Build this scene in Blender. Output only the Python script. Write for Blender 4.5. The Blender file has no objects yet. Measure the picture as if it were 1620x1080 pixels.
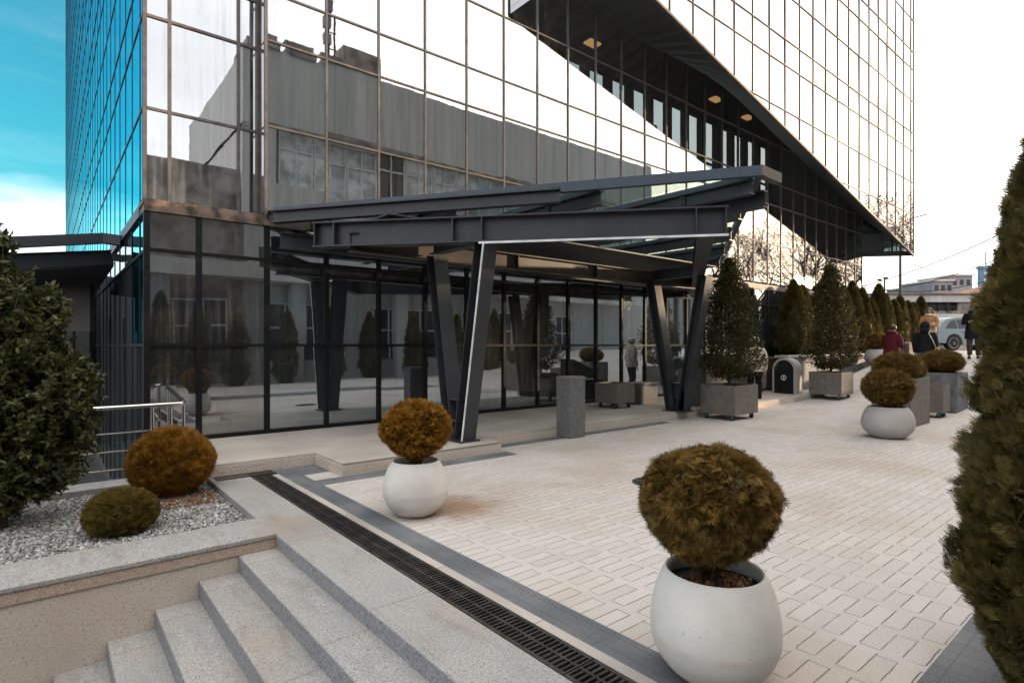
import bpy, math, random
import numpy as np
from mathutils import Vector, Matrix

# ------------------------------------------------------------------ basics
S = bpy.context.scene
COL = S.collection
R = math.radians
rnd = random.Random(11)
nrng = np.random.default_rng(11)
AX, AY = .7718, -.6359          # unit vector pointing right across the view
BX, BY = .6359, .7717           # unit vector pointing into the view
CAMX, CAMY, CAMZ = -1.077, -9.144, 1.5


def smooth01(t):
    t = min(1.0, max(0.0, t))
    return t * t * (3 - 2 * t)


def terrain(u):                  # the forecourt climbs towards the street
    return 1.25 * smooth01((u - 13.5) / 12.5)


def at(X, D, z=0.0):             # metres to the right / into the view of the stairs' top
    return (CAMX + X * AX + D * BX, CAMY + X * AY + D * BY, z)


def tag(o, label=None, cat=None, group=None, kind=None):
    if label: o['label'] = label
    if cat: o['category'] = cat
    if group: o['group'] = group
    if kind: o['kind'] = kind
    return o


def empty(name, loc=(0, 0, 0), rz=0.0):
    o = bpy.data.objects.new(name, None)
    COL.objects.link(o)
    o.location = loc
    o.rotation_euler = (0, 0, rz)
    o.empty_display_size = .2
    return o


def thing(name, label, cat, loc=(0, 0, 0), rz=0.0, group=None):
    return tag(empty(name, loc, rz), label, cat, group)


def copy_tree(o, parent=None):
    c = o.copy()
    COL.objects.link(c)
    if parent is not None: c.parent = parent
    for ch in list(o.children):
        copy_tree(ch, c)
    return c


class MB:
    """Collects shapes and links them as ONE mesh object."""
    def __init__(self):
        self.v = []; self.f = []; self.m = []

    def add(self, vs, fs, m=0):
        b = len(self.v)
        self.v += [tuple(p) for p in vs]
        for q in fs:
            self.f.append(tuple(b + i for i in q)); self.m.append(m)
        return self

    def box(self, x0, x1, y0, y1, z0, z1, m=0):
        v = [(x0, y0, z0), (x1, y0, z0), (x1, y1, z0), (x0, y1, z0),
             (x0, y0, z1), (x1, y0, z1), (x1, y1, z1), (x0, y1, z1)]
        return self.add(v, [(3, 2, 1, 0), (4, 5, 6, 7), (0, 1, 5, 4), (1, 2, 6, 5), (2, 3, 7, 6), (3, 0, 4, 7)], m)

    def sweep(self, prof, p0, p1, up=(0, 0, 1), m=0):
        """extrude a closed 2-D profile (side, up) from p0 to p1"""
        p0 = Vector(p0); p1 = Vector(p1)
        d = (p1 - p0).normalized(); up = Vector(up)
        s = d.cross(up).normalized(); w = s.cross(d).normalized()
        n = len(prof)
        vs = [p0 + s * a + w * b for a, b in prof] + [p1 + s * a + w * b for a, b in prof]
        fs = [(i, (i + 1) % n, n + (i + 1) % n, n + i) for i in range(n)]
        fs += [tuple(range(n))[::-1], tuple(range(n, 2 * n))]
        return self.add(vs, fs, m)

    def bar(self, p0, p1, w, h, up=(0, 0, 1), m=0):
        a, b = w / 2, h / 2
        return self.sweep([(-a, -b), (a, -b), (a, b), (-a, b)], p0, p1, up, m)

    def ibeam(self, p0, p1, w, h, tf=.018, tw=.012, up=(0, 0, 1), m=0):
        a, b, c = w / 2, h / 2, tw / 2
        pr = [(-a, -b), (a, -b), (a, -b + tf), (c, -b + tf), (c, b - tf), (a, b - tf), (a, b), (-a, b), (-a, b - tf), (-c, b - tf), (-c, -b + tf), (-a, -b + tf)]
        return self.sweep(pr, p0, p1, up, m)

    def tube(self, pts, rad, n=8, m=0, cap=True):
        pts = [Vector(p) for p in pts]
        if not hasattr(rad, '__len__'): rad = [rad] * len(pts)
        vs = []; ref = None
        for i, p in enumerate(pts):
            if i == 0: d = pts[1] - pts[0]
            elif i == len(pts) - 1: d = pts[-1] - pts[-2]
            else: d = (pts[i + 1] - pts[i]).normalized() + (pts[i] - pts[i - 1]).normalized()
            d = d.normalized() if d.length > 1e-9 else Vector((0, 0, 1))
            if ref is None:
                ref = Vector((0, 0, 1)) if abs(d.z) < .9 else Vector((1, 0, 0))
            s = d.cross(ref).normalized(); w = s.cross(d).normalized(); ref = w
            r = rad[i]
            ra, rb = (r if isinstance(r, tuple) else (r, r))
            for k in range(n):
                a = 2 * math.pi * k / n
                vs.append(p + s * math.cos(a) * ra + w * math.sin(a) * rb)
        fs = []
        for i in range(len(pts) - 1):
            for k in range(n):
                k2 = (k + 1) % n
                fs.append((i * n + k, i * n + k2, (i + 1) * n + k2, (i + 1) * n + k))
        if cap:
            fs.append(tuple(range(n))[::-1]); fs.append(tuple(range((len(pts) - 1) * n, len(pts) * n)))
        return self.add(vs, fs, m)

    def lathe(self, prof, c=(0, 0, 0), n=40, m=0, sx=1.0, sy=1.0):
        vs = []
        for r, z in prof:
            for k in range(n):
                a = 2 * math.pi * k / n
                vs.append((c[0] + r * sx * math.cos(a), c[1] + r * sy * math.sin(a), c[2] + z))
        fs = []
        for i in range(len(prof) - 1):
            for k in range(n):
                k2 = (k + 1) % n
                fs.append((i * n + k, i * n + k2, (i + 1) * n + k2, (i + 1) * n + k))
        if prof[0][0] > 1e-6: fs.append(tuple(range(n))[::-1])
        if prof[-1][0] > 1e-6: fs.append(tuple(range((len(prof) - 1) * n, len(prof) * n)))
        return self.add(vs, fs, m)

    def ball(self, c, rx, ry, rz, n=14, k=9, m=0):
        pr = [(max(1e-4, math.sin(math.pi * i / k)), -math.cos(math.pi * i / k)) for i in range(k + 1)]
        vs = []
        for r, z in pr:
            for j in range(n):
                a = 2 * math.pi * j / n
                vs.append((c[0] + rx * r * math.cos(a), c[1] + ry * r * math.sin(a), c[2] + rz * z))
        fs = []
        for i in range(k):
            for j in range(n):
                j2 = (j + 1) % n
                fs.append((i * n + j, i * n + j2, (i + 1) * n + j2, (i + 1) * n + j))
        return self.add(vs, fs, m)

    def build(self, name, mat, parent=None, smooth=False, bevel=0.0, origin=None, angle=None):
        off = Vector((0, 0, 0))
        if parent is not None:
            p = parent
            while p is not None:
                off += Vector(p.location); p = p.parent
        me = bpy.data.meshes.new(name)
        pts = [(a[0] - off.x, a[1] - off.y, a[2] - off.z) for a in self.v]
        o = bpy.data.objects.new(name, me)
        if parent is None and origin is not None:
            pts = [(a[0] - origin[0], a[1] - origin[1], a[2] - origin[2]) for a in self.v]
            o.location = origin
        me.from_pydata(pts, [], self.f)
        for q in (mat if isinstance(mat, (list, tuple)) else [mat]): me.materials.append(q)
        if len(me.materials) > 1:
            me.polygons.foreach_set('material_index', self.m)
        if smooth:
            me.polygons.foreach_set('use_smooth', [True] * len(me.polygons))
            if angle: me.set_sharp_from_angle(angle=R(angle))
        me.update()
        COL.objects.link(o)
        if parent is not None: o.parent = parent
        if bevel:
            b = o.modifiers.new('bevel', 'BEVEL'); b.width = bevel; b.segments = 2; b.limit_method = 'ANGLE'; b.angle_limit = R(40)
            b.harden_normals = False
        return o


# ------------------------------------------------------------------ materials
class G:
    """tiny node-graph helper"""
    def __init__(self, name, world=None):
        if world is None:
            self.mat = bpy.data.materials.new(name); self.mat.use_nodes = True
            self.nt = self.mat.node_tree
        else:
            self.mat = world; world.use_nodes = True; self.nt = world.node_tree
        self.nt.nodes.clear()

    def n(self, t, props=None, **inp):
        nd = self.nt.nodes.new(t)
        for k, v in (props or {}).items(): setattr(nd, k, v)
        for k, v in inp.items():
            key = k.replace('_', ' ')
            s = nd.inputs[int(key[1:])] if key[0] == 'i' and key[1:].isdigit() else nd.inputs[key]
            self.put(s, v)
        return nd

    def put(self, s, v):
        if isinstance(v, bpy.types.NodeSocket): self.nt.links.new(v, s)
        elif isinstance(v, bpy.types.Node): self.nt.links.new(v.outputs[0], s)
        else:
            if hasattr(s, 'default_value'):
                try: s.default_value = v
                except Exception:
                    s.default_value = (v[0], v[1], v[2], 1.0) if len(v) == 3 else v

    def m(self, op, a, b=0.0, c=0.0):
        nd = self.nt.nodes.new('ShaderNodeMath'); nd.operation = op
        self.put(nd.inputs[0], a); self.put(nd.inputs[1], b); self.put(nd.inputs[2], c)
        return nd.outputs[0]

    def mix(self, f, a, b, blend='MIX'):
        nd = self.nt.nodes.new('ShaderNodeMix'); nd.data_type = 'RGBA'; nd.blend_type = blend
        nd.clamp_factor = True
        self.put(nd.inputs[0], f)
        for s, v in ((nd.inputs[6], a), (nd.inputs[7], b)):
            if isinstance(v, (tuple, list)) and len(v) == 3: v = (*v, 1.0)
            self.put(s, v)
        return nd.outputs[2]

    def ss(self, x, lo, hi, a=0.0, b=1.0):
        nd = self.nt.nodes.new('ShaderNodeMapRange'); nd.interpolation_type = 'SMOOTHSTEP'
        self.put(nd.inputs[0], x); nd.inputs[1].default_value = lo; nd.inputs[2].default_value = hi
        nd.inputs[3].default_value = a; nd.inputs[4].default_value = b
        return nd.outputs[0]

    def pos(self): return self.n('ShaderNodeNewGeometry').outputs['Position']
    def obj(self): return self.n('ShaderNodeTexCoord').outputs['Object']

    def xyz(self, v):
        s = self.n('ShaderNodeSeparateXYZ', None, i0=v); return s.outputs[0], s.outputs[1], s.outputs[2]

    def noise(self, scale, vec=None, detail=3.0, rough=.55, sc=None):
        if vec is None: vec = self.pos()
        if sc is not None:
            vec = self.n('ShaderNodeVectorMath', {'operation': 'MULTIPLY'}, i0=vec, i1=sc).outputs[0]
        nd = self.n('ShaderNodeTexNoise', None, Vector=vec, Scale=scale, Detail=detail, Roughness=rough)
        return nd.outputs[0]

    def bump(self, h, strength=.3, dist=.01):
        return self.n('ShaderNodeBump', None, Height=h, Strength=strength, Distance=dist).outputs[0]

    def princ(self, **k):
        return self.n('ShaderNodeBsdfPrincipled', None, **k)

    def out(self, sh, vol=None):
        o = self.nt.nodes.new('ShaderNodeOutputMaterial')
        self.put(o.inputs[0], sh)
        return self.mat


def m_plain(name, col, rough=.6, metal=0.0, var=.12, scale=6.0, bump=0.0, bscale=60.0, spec=.5, objc=False):
    g = G(name)
    v = g.obj() if objc else g.pos()
    f = g.noise(scale, v, 5.0)
    lo = tuple(c * (1 - var * 1.6) for c in col); hi = tuple(min(1, c * (1 + var)) for c in col)
    c = g.mix(g.ss(f, .3, .7), lo, hi)
    p = g.princ(Base_Color=c, Roughness=rough, Metallic=metal, Specular_IOR_Level=spec)
    if bump: g.put(p.inputs['Normal'], g.bump(g.noise(bscale, v, 4.0), bump, .01))
    return g.out(p)


def m_granite(name, col, dark, light, grain=220.0, amt=.5, rough=.75, stain=None, stains=.4, joint=False):
    g = G(name); P = g.pos()
    a = g.noise(grain, P, 2.0, .6)
    b = g.noise(grain * .45, P, 2.0, .6)
    c = g.mix(g.ss(a, .52, .66), col, light)
    c = g.mix(g.m('MULTIPLY', g.ss(b, .55, .68), amt), c, dark)
    c = g.mix(g.m('MULTIPLY', g.ss(g.noise(1.7, P, 5.0), .38, .72), .35), c, tuple(x * .72 for x in col))
    if stain:
        c = g.mix(g.m('MULTIPLY', g.ss(g.noise(.9, P, 4.0), .48, .72), stains), c, stain)
    if joint:
        x, y, z = g.xyz(P)
        m = g.m('FRACT', g.m('DIVIDE', g.m('ADD', y, .35), 1.45)); dd = g.m('MULTIPLY', g.m('MINIMUM', m, g.m('SUBTRACT', 1.0, m)), 1.45)
        c = g.mix(g.ss(dd, .0012, .0034, .75, 0.0), c, (.05, .045, .04))
        ws = g.m('MULTIPLY', g.ss(g.noise(1.0, P, 6.0, .7, sc=(7.0, 1.6, 7.0)), .50, .74), .45)
        c = g.mix(ws, c, (.15, .125, .105))
    p = g.princ(Base_Color=c, Roughness=rough, Specular_IOR_Level=.3)
    g.put(p.inputs['Normal'], g.bump(a, .22, .004))
    return g.out(p)


def m_paver():
    """narrow interlocking stones: dark joints across, faint zig-zag joints at their ends"""
    g = G('paver'); P = g.pos(); x, y, z = g.xyz(P)
    wy, lu = .0925, .300
    wob = g.m('MULTIPLY', g.m('SUBTRACT', g.noise(9.0, P, 2.0), .5), .010)
    yy = g.m('ADD', y, wob); xx = g.m('ADD', x, wob)
    j = g.m('FLOOR', g.m('DIVIDE', yy, wy))
    my = g.m('SUBTRACT', yy, g.m('MULTIPLY', j, wy))
    dy = g.m('MINIMUM', my, g.m('SUBTRACT', wy, my))
    alt = g.m('MODULO', g.m('ABSOLUTE', j), 2.0)
    xs = g.m('ADD', xx, g.m('MULTIPLY', alt, .062))
    i = g.m('FLOOR', g.m('DIVIDE', xs, lu))
    mx = g.m('SUBTRACT', xs, g.m('MULTIPLY', i, lu))
    dx = g.m('MINIMUM', mx, g.m('SUBTRACT', lu, mx))
    fx = g.m('FRACT', g.m('DIVIDE', xx, lu))
    part = g.m('MULTIPLY', g.ss(fx, .02, .05), g.ss(g.m('ADD', fx, g.m('MULTIPLY', g.m('SUBTRACT', g.noise(6.0, P, 2.0), .5), .3)), .78, .86, 1.0, 0.0))
    idv = g.n('ShaderNodeCombineXYZ', None, X=i, Y=j, Z=0.0).outputs[0]
    wn = g.n('ShaderNodeTexWhiteNoise', {'noise_dimensions': '3D'}, Vector=idv).outputs[0]
    keep = g.ss(g.noise(5.0, P, 3.0), .33, .55, .60, 1.0)
    keep2 = g.ss(g.noise(4.2, P, 4.0), .40, .58, .40, 1.0)
    j1 = g.m('MULTIPLY', g.m('MULTIPLY', g.ss(dy, .0014, .0046, 1.0, 0.0), part), g.m('MULTIPLY', keep, g.ss(wn, .0, .8, .55, 1.0)))
    j2 = g.m('MULTIPLY', g.ss(dx, .0010, .0038, 1.0, 0.0), keep2)
    joint = g.m('MAXIMUM', j1, j2)
    c = g.mix(wn, (.470, .445, .432), (.540, .513, .500))
    sp = g.noise(140.0, P, 3.0, .8)
    c = g.mix(g.m('MULTIPLY', g.ss(sp, .53, .64), .75), c, (.22, .19, .175))
    c = g.mix(g.m('MULTIPLY', g.ss(sp, .44, .34), .45), c, (.70, .66, .62))
    c = g.mix(g.m('MULTIPLY', g.ss(g.noise(.55, P, 6.0, .6), .44, .72), .62), c, (.37, .295, .235))
    c = g.mix(g.m('MULTIPLY', g.ss(g.noise(2.6, P, 6.0, .65), .52, .78), .38), c, (.33, .26, .21))
    vr = g.n('ShaderNodeTexVoronoi', None, Vector=P, Scale=1.9)
    spot = g.ss(vr.outputs['Distance'], .024, .034, 1.0, 0.0)
    c = g.mix(g.m('MULTIPLY', spot, .55), c, (.10, .09, .08))
    st = g.n('ShaderNodeVectorMath', {'operation': 'DISTANCE'}, i0=P, i1=(1.86, -4.72, 0.0)).outputs['Value']
    stn = g.m('ADD', st, g.m('MULTIPLY', g.m('SUBTRACT', g.noise(4.0, P, 5.0), .5), .7))
    c = g.mix(g.m('MULTIPLY', g.ss(stn, .12, .55, 1.0, 0.0), .62), c, (.27, .15, .075))
    c = g.mix(g.m('MULTIPLY', joint, .95), c, (.070, .060, .054))
    p = g.princ(Base_Color=c, Roughness=.75, Specular_IOR_Level=.25)
    h = g.m('SUBTRACT', g.m('MULTIPLY', sp, .3), joint)
    g.put(p.inputs['Normal'], g.bump(h, .45, .004))
    return g.out(p)


def m_border():
    g = G('dark_border_stone'); P = g.pos(); x, y, z = g.xyz(P)
    a = g.noise(230.0, P, 2.0, .7)
    c = g.mix(g.ss(g.noise(2.0, P, 5.0), .35, .7), (.088, .098, .112), (.15, .16, .172))
    c = g.mix(g.m('MULTIPLY', g.ss(a, .60, .68), .8), c, (.5, .5, .5))
    def line(v, w):
        m = g.m('FRACT', g.m('DIVIDE', v, w))
        dd = g.m('MULTIPLY', g.m('MINIMUM', m, g.m('SUBTRACT', 1.0, m)), w)
        return g.ss(dd, .0012, .004, 1.0, 0.0)
    j = g.m('MAXIMUM', line(g.m('ADD', x, .07), .1055), g.m('MULTIPLY', line(y, .6), .8))
    c = g.mix(g.m('MULTIPLY', j, .55), c, (.03, .03, .03))
    p = g.princ(Base_Color=c, Roughness=.7, Specular_IOR_Level=.35)
    g.put(p.inputs['Normal'], g.bump(a, .25, .004))
    return g.out(p)


def m_slab(name, col, along_y=True, pitch=.9, joint=.5):
    g = G(name); P = g.pos(); x, y, z = g.xyz(P)
    a = g.noise(240.0, P, 2.0, .7)
    c = g.mix(g.ss(g.noise(1.3, P, 5.0), .35, .7), tuple(q * .78 for q in col), col)
    c = g.mix(g.m('MULTIPLY', g.ss(a, .56, .68), .4), c, tuple(q * .45 for q in col))
    def line(v, w):
        m = g.m('FRACT', g.m('DIVIDE', v, w))
        dd = g.m('MULTIPLY', g.m('MINIMUM', m, g.m('SUBTRACT', 1.0, m)), w)
        return g.ss(dd, .0015, .004, 1.0, 0.0)
    j = line(y, pitch) if along_y else g.m('MAXIMUM', line(x, pitch), line(g.m('ADD', y, .03), .41))
    c = g.mix(g.m('MULTIPLY', j, joint), c, (.08, .07, .065))
    c = g.mix(g.m('MULTIPLY', g.ss(g.noise(2.4, P, 6.0, .65), .55, .75), .35), c, (.30, .23, .17))
    p = g.princ(Base_Color=c, Roughness=.7, Specular_IOR_Level=.3)
    g.put(p.inputs['Normal'], g.bump(a, .2, .004))
    return g.out(p)


def m_glass(name, refl, body, tint=(.86, .87, .88), dirt=.10, dirtcol=(.35, .34, .33), see=0.0, wave=.02, wscale=1.6, fres=.3):
    """coated facade glass: a mirror share, the dark body behind it, rain streaks"""
    g = G(name); P = g.pos()
    w1 = g.noise(wscale, P, 2.0, .4)
    w2 = g.noise(wscale * 5, P, 2.0, .4)
    hgt = g.m('ADD', w1, g.m('MULTIPLY', w2, .12))
    nrm = g.bump(hgt, wave, .35)
    gl = g.n('ShaderNodeBsdfGlossy', None, Color=(*tint, 1), Roughness=.012, Normal=nrm)
    df = g.n('ShaderNodeBsdfDiffuse', None, Color=(*body, 1))
    under = df
    if see:
        tr = g.n('ShaderNodeBsdfTransparent', None, Color=(.90, .96, .90, 1))
        under = g.n('ShaderNodeMixShader', None, i0=see, i1=df.outputs[0], i2=tr.outputs[0])
    lw = g.n('ShaderNodeLayerWeight', None, Blend=.35).outputs['Facing']
    f = g.m('ADD', refl, g.m('MULTIPLY', g.m('POWER', lw, 2.5), fres))
    f = g.m('MINIMUM', f, .95)
    m1 = g.n('ShaderNodeMixShader', None, i0=f, i1=under.outputs[0], i2=gl.outputs[0])
    st = g.noise(1.0, P, 6.0, .7, sc=(13.0, 13.0, .55))
    st2 = g.noise(1.0, P, 4.0, .6, sc=(2.2, 2.2, 1.3))
    dm = g.m('MULTIPLY', g.m('MULTIPLY', g.ss(st, .40, .75), g.ss(st2, .3, .7)), dirt)
    dd = g.n('ShaderNodeBsdfDiffuse', None, Color=(*dirtcol, 1))
    m2 = g.n('ShaderNodeMixShader', None, i0=dm, i1=m1.outputs[0], i2=dd.outputs[0])
    return g.out(m2)


def m_clear(name, tint=(.72, .86, .80), refl=.12):
    g = G(name)
    tr = g.n('ShaderNodeBsdfTransparent', None, Color=(*tint, 1))
    gl = g.n('ShaderNodeBsdfGlossy', None, Color=(.9, .95, .93, 1), Roughness=.02)
    df = g.n('ShaderNodeBsdfDiffuse', None, Color=(.45, .55, .50, 1))
    lw = g.n('ShaderNodeLayerWeight', None, Blend=.3).outputs['Facing']
    m1 = g.n('ShaderNodeMixShader', None, i0=g.m('ADD', refl, g.m('MULTIPLY', lw, .25)), i1=tr.outputs[0], i2=gl.outputs[0])
    m2 = g.n('ShaderNodeMixShader', None, i0=.16, i1=m1.outputs[0], i2=df.outputs[0])
    return g.out(m2)


def m_leaf(name, c0, c1, c2, rough=.6, trans=.25, spec=.3):
    g = G(name)
    t = g.n('ShaderNodeAttribute', {'attribute_name': 'tint'}).outputs['Fac']
    c = g.mix(g.ss(t, 0.0, .55), c0, c1)
    c = g.mix(g.ss(t, .6, 1.0), c, c2)
    p = g.princ(Base_Color=c, Roughness=rough, Specular_IOR_Level=spec)
    tl = g.n('ShaderNodeBsdfTranslucent', None, Color=c)
    return g.out(g.n('ShaderNodeMixShader', None, i0=trans, i1=p.outputs[0], i2=tl.outputs[0]))


def m_emit(name, col, s):
    g = G(name)
    return g.out(g.n('ShaderNodeEmission', None, Color=(*col, 1), Strength=s))


def m_rand(name, cols, rough=.8, bump=0.0):
    g = G(name)
    r = g.n('ShaderNodeNewGeometry').outputs['Random Per Island']
    cr = g.n('ShaderNodeValToRGB'); el = cr.color_ramp.elements
    while len(el) < len(cols): el.new(.5)
    for i, c in enumerate(cols):
        el[i].position = i / (len(cols) - 1); el[i].color = (*c, 1)
    g.put(cr.inputs[0], r)
    p = g.princ(Base_Color=cr.outputs[0], Roughness=rough)
    return g.out(p)


def m_streak(name, col):
    g = G(name); P = g.pos()
    a = g.noise(1.0, P, 6.0, .65, sc=(2.4, 2.4, .10)); b = g.noise(.35, P, 4.0, .55)
    c = g.mix(g.ss(a, .35, .75), col, tuple(q * .68 for q in col))
    c = g.mix(g.m('MULTIPLY', g.ss(b, .4, .7), .4), c, tuple(q * .8 for q in col))
    x, y, z = g.xyz(P)
    m = g.m('FRACT', g.m('DIVIDE', x, 4.6)); d = g.m('MINIMUM', m, g.m('SUBTRACT', 1.0, m))
    c = g.mix(g.ss(d, .003, .008, .6, 0.0), c, tuple(q * .4 for q in col))
    return g.out(g.princ(Base_Color=c, Roughness=.9))


MT = {}
MT['paver'] = m_paver()
MT['border'] = m_border()
MT['slab'] = m_slab('pale_platform_slab', (.46, .425, .39), False, .62, .5)
MT['beige'] = m_slab('beige_kerb_strip', (.47, .43, .40), True, .98, .8)
MT['granite'] = m_granite('grey_granite', (.300, .296, .294), (.105, .105, .108), (.56, .555, .55), 150.0, .75, .75, (.33, .25, .19), .5, True)
MT['granite_riser'] = m_granite('bluish_grey_granite', (.215, .222, .235), (.08, .087, .098), (.40, .40, .41), 110.0, .75)  # darker, bluer and coarser grained than the tread granite
MT['pink'] = m_granite('pinkish_granite', (.54, .465, .405), (.21, .155, .12), (.76, .70, .65), 150.0, .7, .8, (.43, .33, .26), .5)
MT['pink_smooth'] = m_granite('brown_granite_band', (.42, .315, .25), (.17, .12, .09), (.60, .52, .45), 130.0, .6, .75)
MT['iron'] = m_plain('cast_iron', (.040, .037, .036), .55, .3, .35, 9.0, .2, 120)
MT['void'] = m_plain('dark_void', (.006, .006, .006), .9)
MT['steel'] = m_plain('graphite_painted_steel', (.036, .038, .046), .45, 0, .14, 2.2, .04, 40)
MT['steelblue'] = m_plain('blue_grey_steel', (.045, .068, .098), .38, 0, .12, 2.0)
MT['steelbrown'] = m_plain('bronze_steel', (.065, .050, .040), .5, 0, .2, 2.0)
MT['mullion'] = m_plain('bronze_mullion', (.135, .112, .100), .55, 0, .22, 5.0)
MT['mullion_blue'] = m_plain('dark_blue_mullion', (.035, .06, .10), .5, .2, .2, 5.0)
MT['mullion_dark'] = m_plain('black_mullion', (.010, .010, .011), .6, 0, .2, 5.0, spec=.2)
MT['rustband'] = m_plain('rust_stained_band', (.15, .105, .082), .75, 0, .55, 5.0, .5, 25)
MT['glass_up'] = m_glass('silver_facade_glass', .60, (.02, .022, .024), see=.85, dirt=.12, wave=.0016)
MT['glass_over'] = m_glass('silver_wavy_glass', .72, (.02, .022, .024), dirt=.05, wave=.006, wscale=.9)
MT['glass_bay'] = m_glass('streaky_silver_glass', .66, (.03, .03, .032), dirt=.42, dirtcol=(.50, .51, .53), wave=.002)
MT['glass_sky_tint'] = m_glass('sky_tinted_facade_glass', .80, (.004, .05, .09), tint=(.22, .84, 1.0), dirt=.0, wave=.0)  # blue tint paints a deeper sky reflection into the left-side glass
MT['glass_low'] = m_glass('dark_ground_floor_glass', .42, (.026, .030, .034), tint=(.86, .95, 1.0), dirt=.14, dirtcol=(.34, .33, .31), wave=.0012, fres=.35)
MT['glass_lowstreak'] = m_glass('streaky_dark_glass', .34, (.022, .025, .028), dirt=.40, dirtcol=(.26, .235, .205), wave=.0012, fres=.3)
MT['glass_lit'] = m_glass('clear_entrance_glass', .10, (.01, .01, .01), see=.9, dirt=.03, wave=.004)
MT['glass_roof'] = m_clear('green_canopy_glass')
MT['soffit'] = m_plain('charcoal_soffit', (.046, .048, .055), .5, 0, .12, .8)
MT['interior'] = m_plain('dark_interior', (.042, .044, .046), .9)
MT['light'] = m_emit('warm_ceiling_panel', (1.0, .55, .22), .42)
MT['glowpanel'] = m_emit('glowing_yellow_panel', (.72, .43, .10), .28)
MT['concrete'] = m_plain('planter_concrete', (.160, .142, .128), .8, 0, .12, 9.0, .15, 70)
MT['concrete_blue'] = m_plain('cool_planter_concrete', (.135, .142, .155), .8, 0, .25, 5.0, .15, 70)
MT['concrete_block'] = m_plain('rough_block_concrete', (.150, .147, .150), .85, 0, .13, 14.0, .4, 60)
MT['strip'] = m_plain('pale_light_strip', (.72, .74, .78), .35)
MT['chrome'] = m_plain('stainless_steel', (.62, .61, .60), .16, 1.0, .05)
MT['soil'] = m_plain('dark_soil', (.028, .016, .011), .95, 0, .5, 30.0, .8, 60)
MT['bark'] = m_plain('bark', (.075, .048, .032), .9, 0, .3, 20.0, .6, 60)
MT['barktree'] = m_plain('grey_bark', (.055, .044, .036), .9, 0, .3, 4.0)
MT['rubber'] = m_plain('black_rubber', (.012, .012, .013), .6)
MT['castermetal'] = m_plain('blue_zinc', (.10, .20, .27), .35, .7)
MT['asphalt'] = m_plain('asphalt', (.055, .054, .053), .9, 0, .2, 3.0, .3, 120)
MT['oldconcrete'] = m_streak('weathered_concrete', (.60, .60, .58))
MT['oldconcrete_far'] = m_plain('stained_concrete', (.30, .255, .235), .85, 0, .4, 1.2)
MT['whiteplaster'] = m_plain('white_plaster', (.66, .63, .60), .8, 0, .12, 1.0)
MT['creamplaster'] = m_plain('cream_plaster', (.62, .52, .40), .8, 0, .12, 1.0)
MT['darkwin'] = m_plain('dark_window', (.02, .024, .03), .45, 0, .2, 1.0)
MT['palewin'] = m_plain('pale_curtained_window', (.62, .66, .68), .3, 0, .3, 1.4)
MT['whiteframe'] = m_plain('white_window_frame', (.70, .70, .70), .5)
MT['rooftile'] = m_plain('rusty_roof', (.26, .13, .085), .8, 0, .3, 1.0)
MT['greyfar'] = m_plain('grey_far_wall', (.25, .26, .28), .8, 0, .15, .5)
MT['bluefar'] = m_plain('blue_far_facade', (.13, .22, .30), .4, 0, .2, .6)
MT['cable'] = m_plain('cable', (.02, .018, .018), .7)


def m_pot(name, col, fleck):
    g = G(name); P = g.obj()
    f = g.noise(70.0, P, 3.0, .6)
    c = g.mix(g.ss(g.noise(4.0, P, 5.0), .3, .75), tuple(q * .86 for q in col), col)
    c = g.mix(g.m('MULTIPLY', g.ss(f, .64, .70), .55), c, fleck)
    x, y, z = g.xyz(P)
    band = g.m('MULTIPLY', g.ss(g.m('ABSOLUTE', g.m('SUBTRACT', z, .19)), .0, .03, 1.0, 0.0), .28)
    c = g.mix(g.m('MULTIPLY', band, g.ss(g.noise(9.0, P, 4.0), .35, .6)), c, (.48, .36, .27))
    low = g.ss(z, .0, .15, .75, 0.0)
    c = g.mix(g.m('MULTIPLY', low, g.ss(g.noise(7.0, P, 4.0), .3, .65)), c, (.40, .30, .22))
    p = g.princ(Base_Color=c, Roughness=.62, Specular_IOR_Level=.35)
    g.put(p.inputs['Normal'], g.bump(g.noise(90.0, P, 3.0), .15, .004))
    return g.out(p)


MT['pot'] = m_pot('white_terrazzo', (.69, .665, .63), (.33, .25, .20))
MT['potgrey'] = m_pot('grey_terrazzo', (.43, .41, .40), (.25, .23, .22))
MT['thuja_orange'] = m_leaf('bronzed_thuja', (.125, .056, .007), (.33, .155, .017), (.50, .265, .036))
MT['thuja_brown'] = m_leaf('brown_green_thuja', (.070, .044, .010), (.180, .108, .024), (.31, .175, .036))
MT['thuja_green'] = m_leaf('olive_thuja', (.060, .052, .016), (.145, .118, .036), (.24, .175, .05))
MT['thuja_hedge'] = m_leaf('hedge_thuja', (.036, .034, .010), (.105, .080, .020), (.19, .125, .03))
MT['box_green'] = m_leaf('low_bush', (.060, .045, .010), (.150, .112, .020), (.30, .19, .03))
MT['laurel'] = m_leaf('laurel_leaf', (.030, .036, .012), (.070, .082, .025), (.16, .165, .06), .42, .3, .4)
MT['holly'] = m_leaf('holly_leaf', (.026, .025, .010), (.062, .056, .020), (.14, .125, .05), .55, .25, .22)
MT['gravel'] = m_rand('gravel', [(.14, .14, .14), (.33, .33, .33), (.54, .54, .53), (.22, .20, .19), (.42, .425, .43)], .85)
MT['gravelbase'] = m_plain('gravel_base', (.23, .215, .205), .95, 0, .5, 40.0, .9, 90)
MT['leaflitter'] = m_rand('leaf_litter', [(.22, .09, .03), (.14, .06, .025), (.30, .14, .04)], .8)

SKYTINT = (.55, 1.75, 1.38)
SKY_STRENGTH = .10
CLOUD_COOL = (6.2, 6.3, 6.5)
CLOUD_WARM = (11.4, 10.7, 9.7)
GLOWCOL = (16.0, 12.5, 9.0)
EXPOSURE = 1.5

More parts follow.
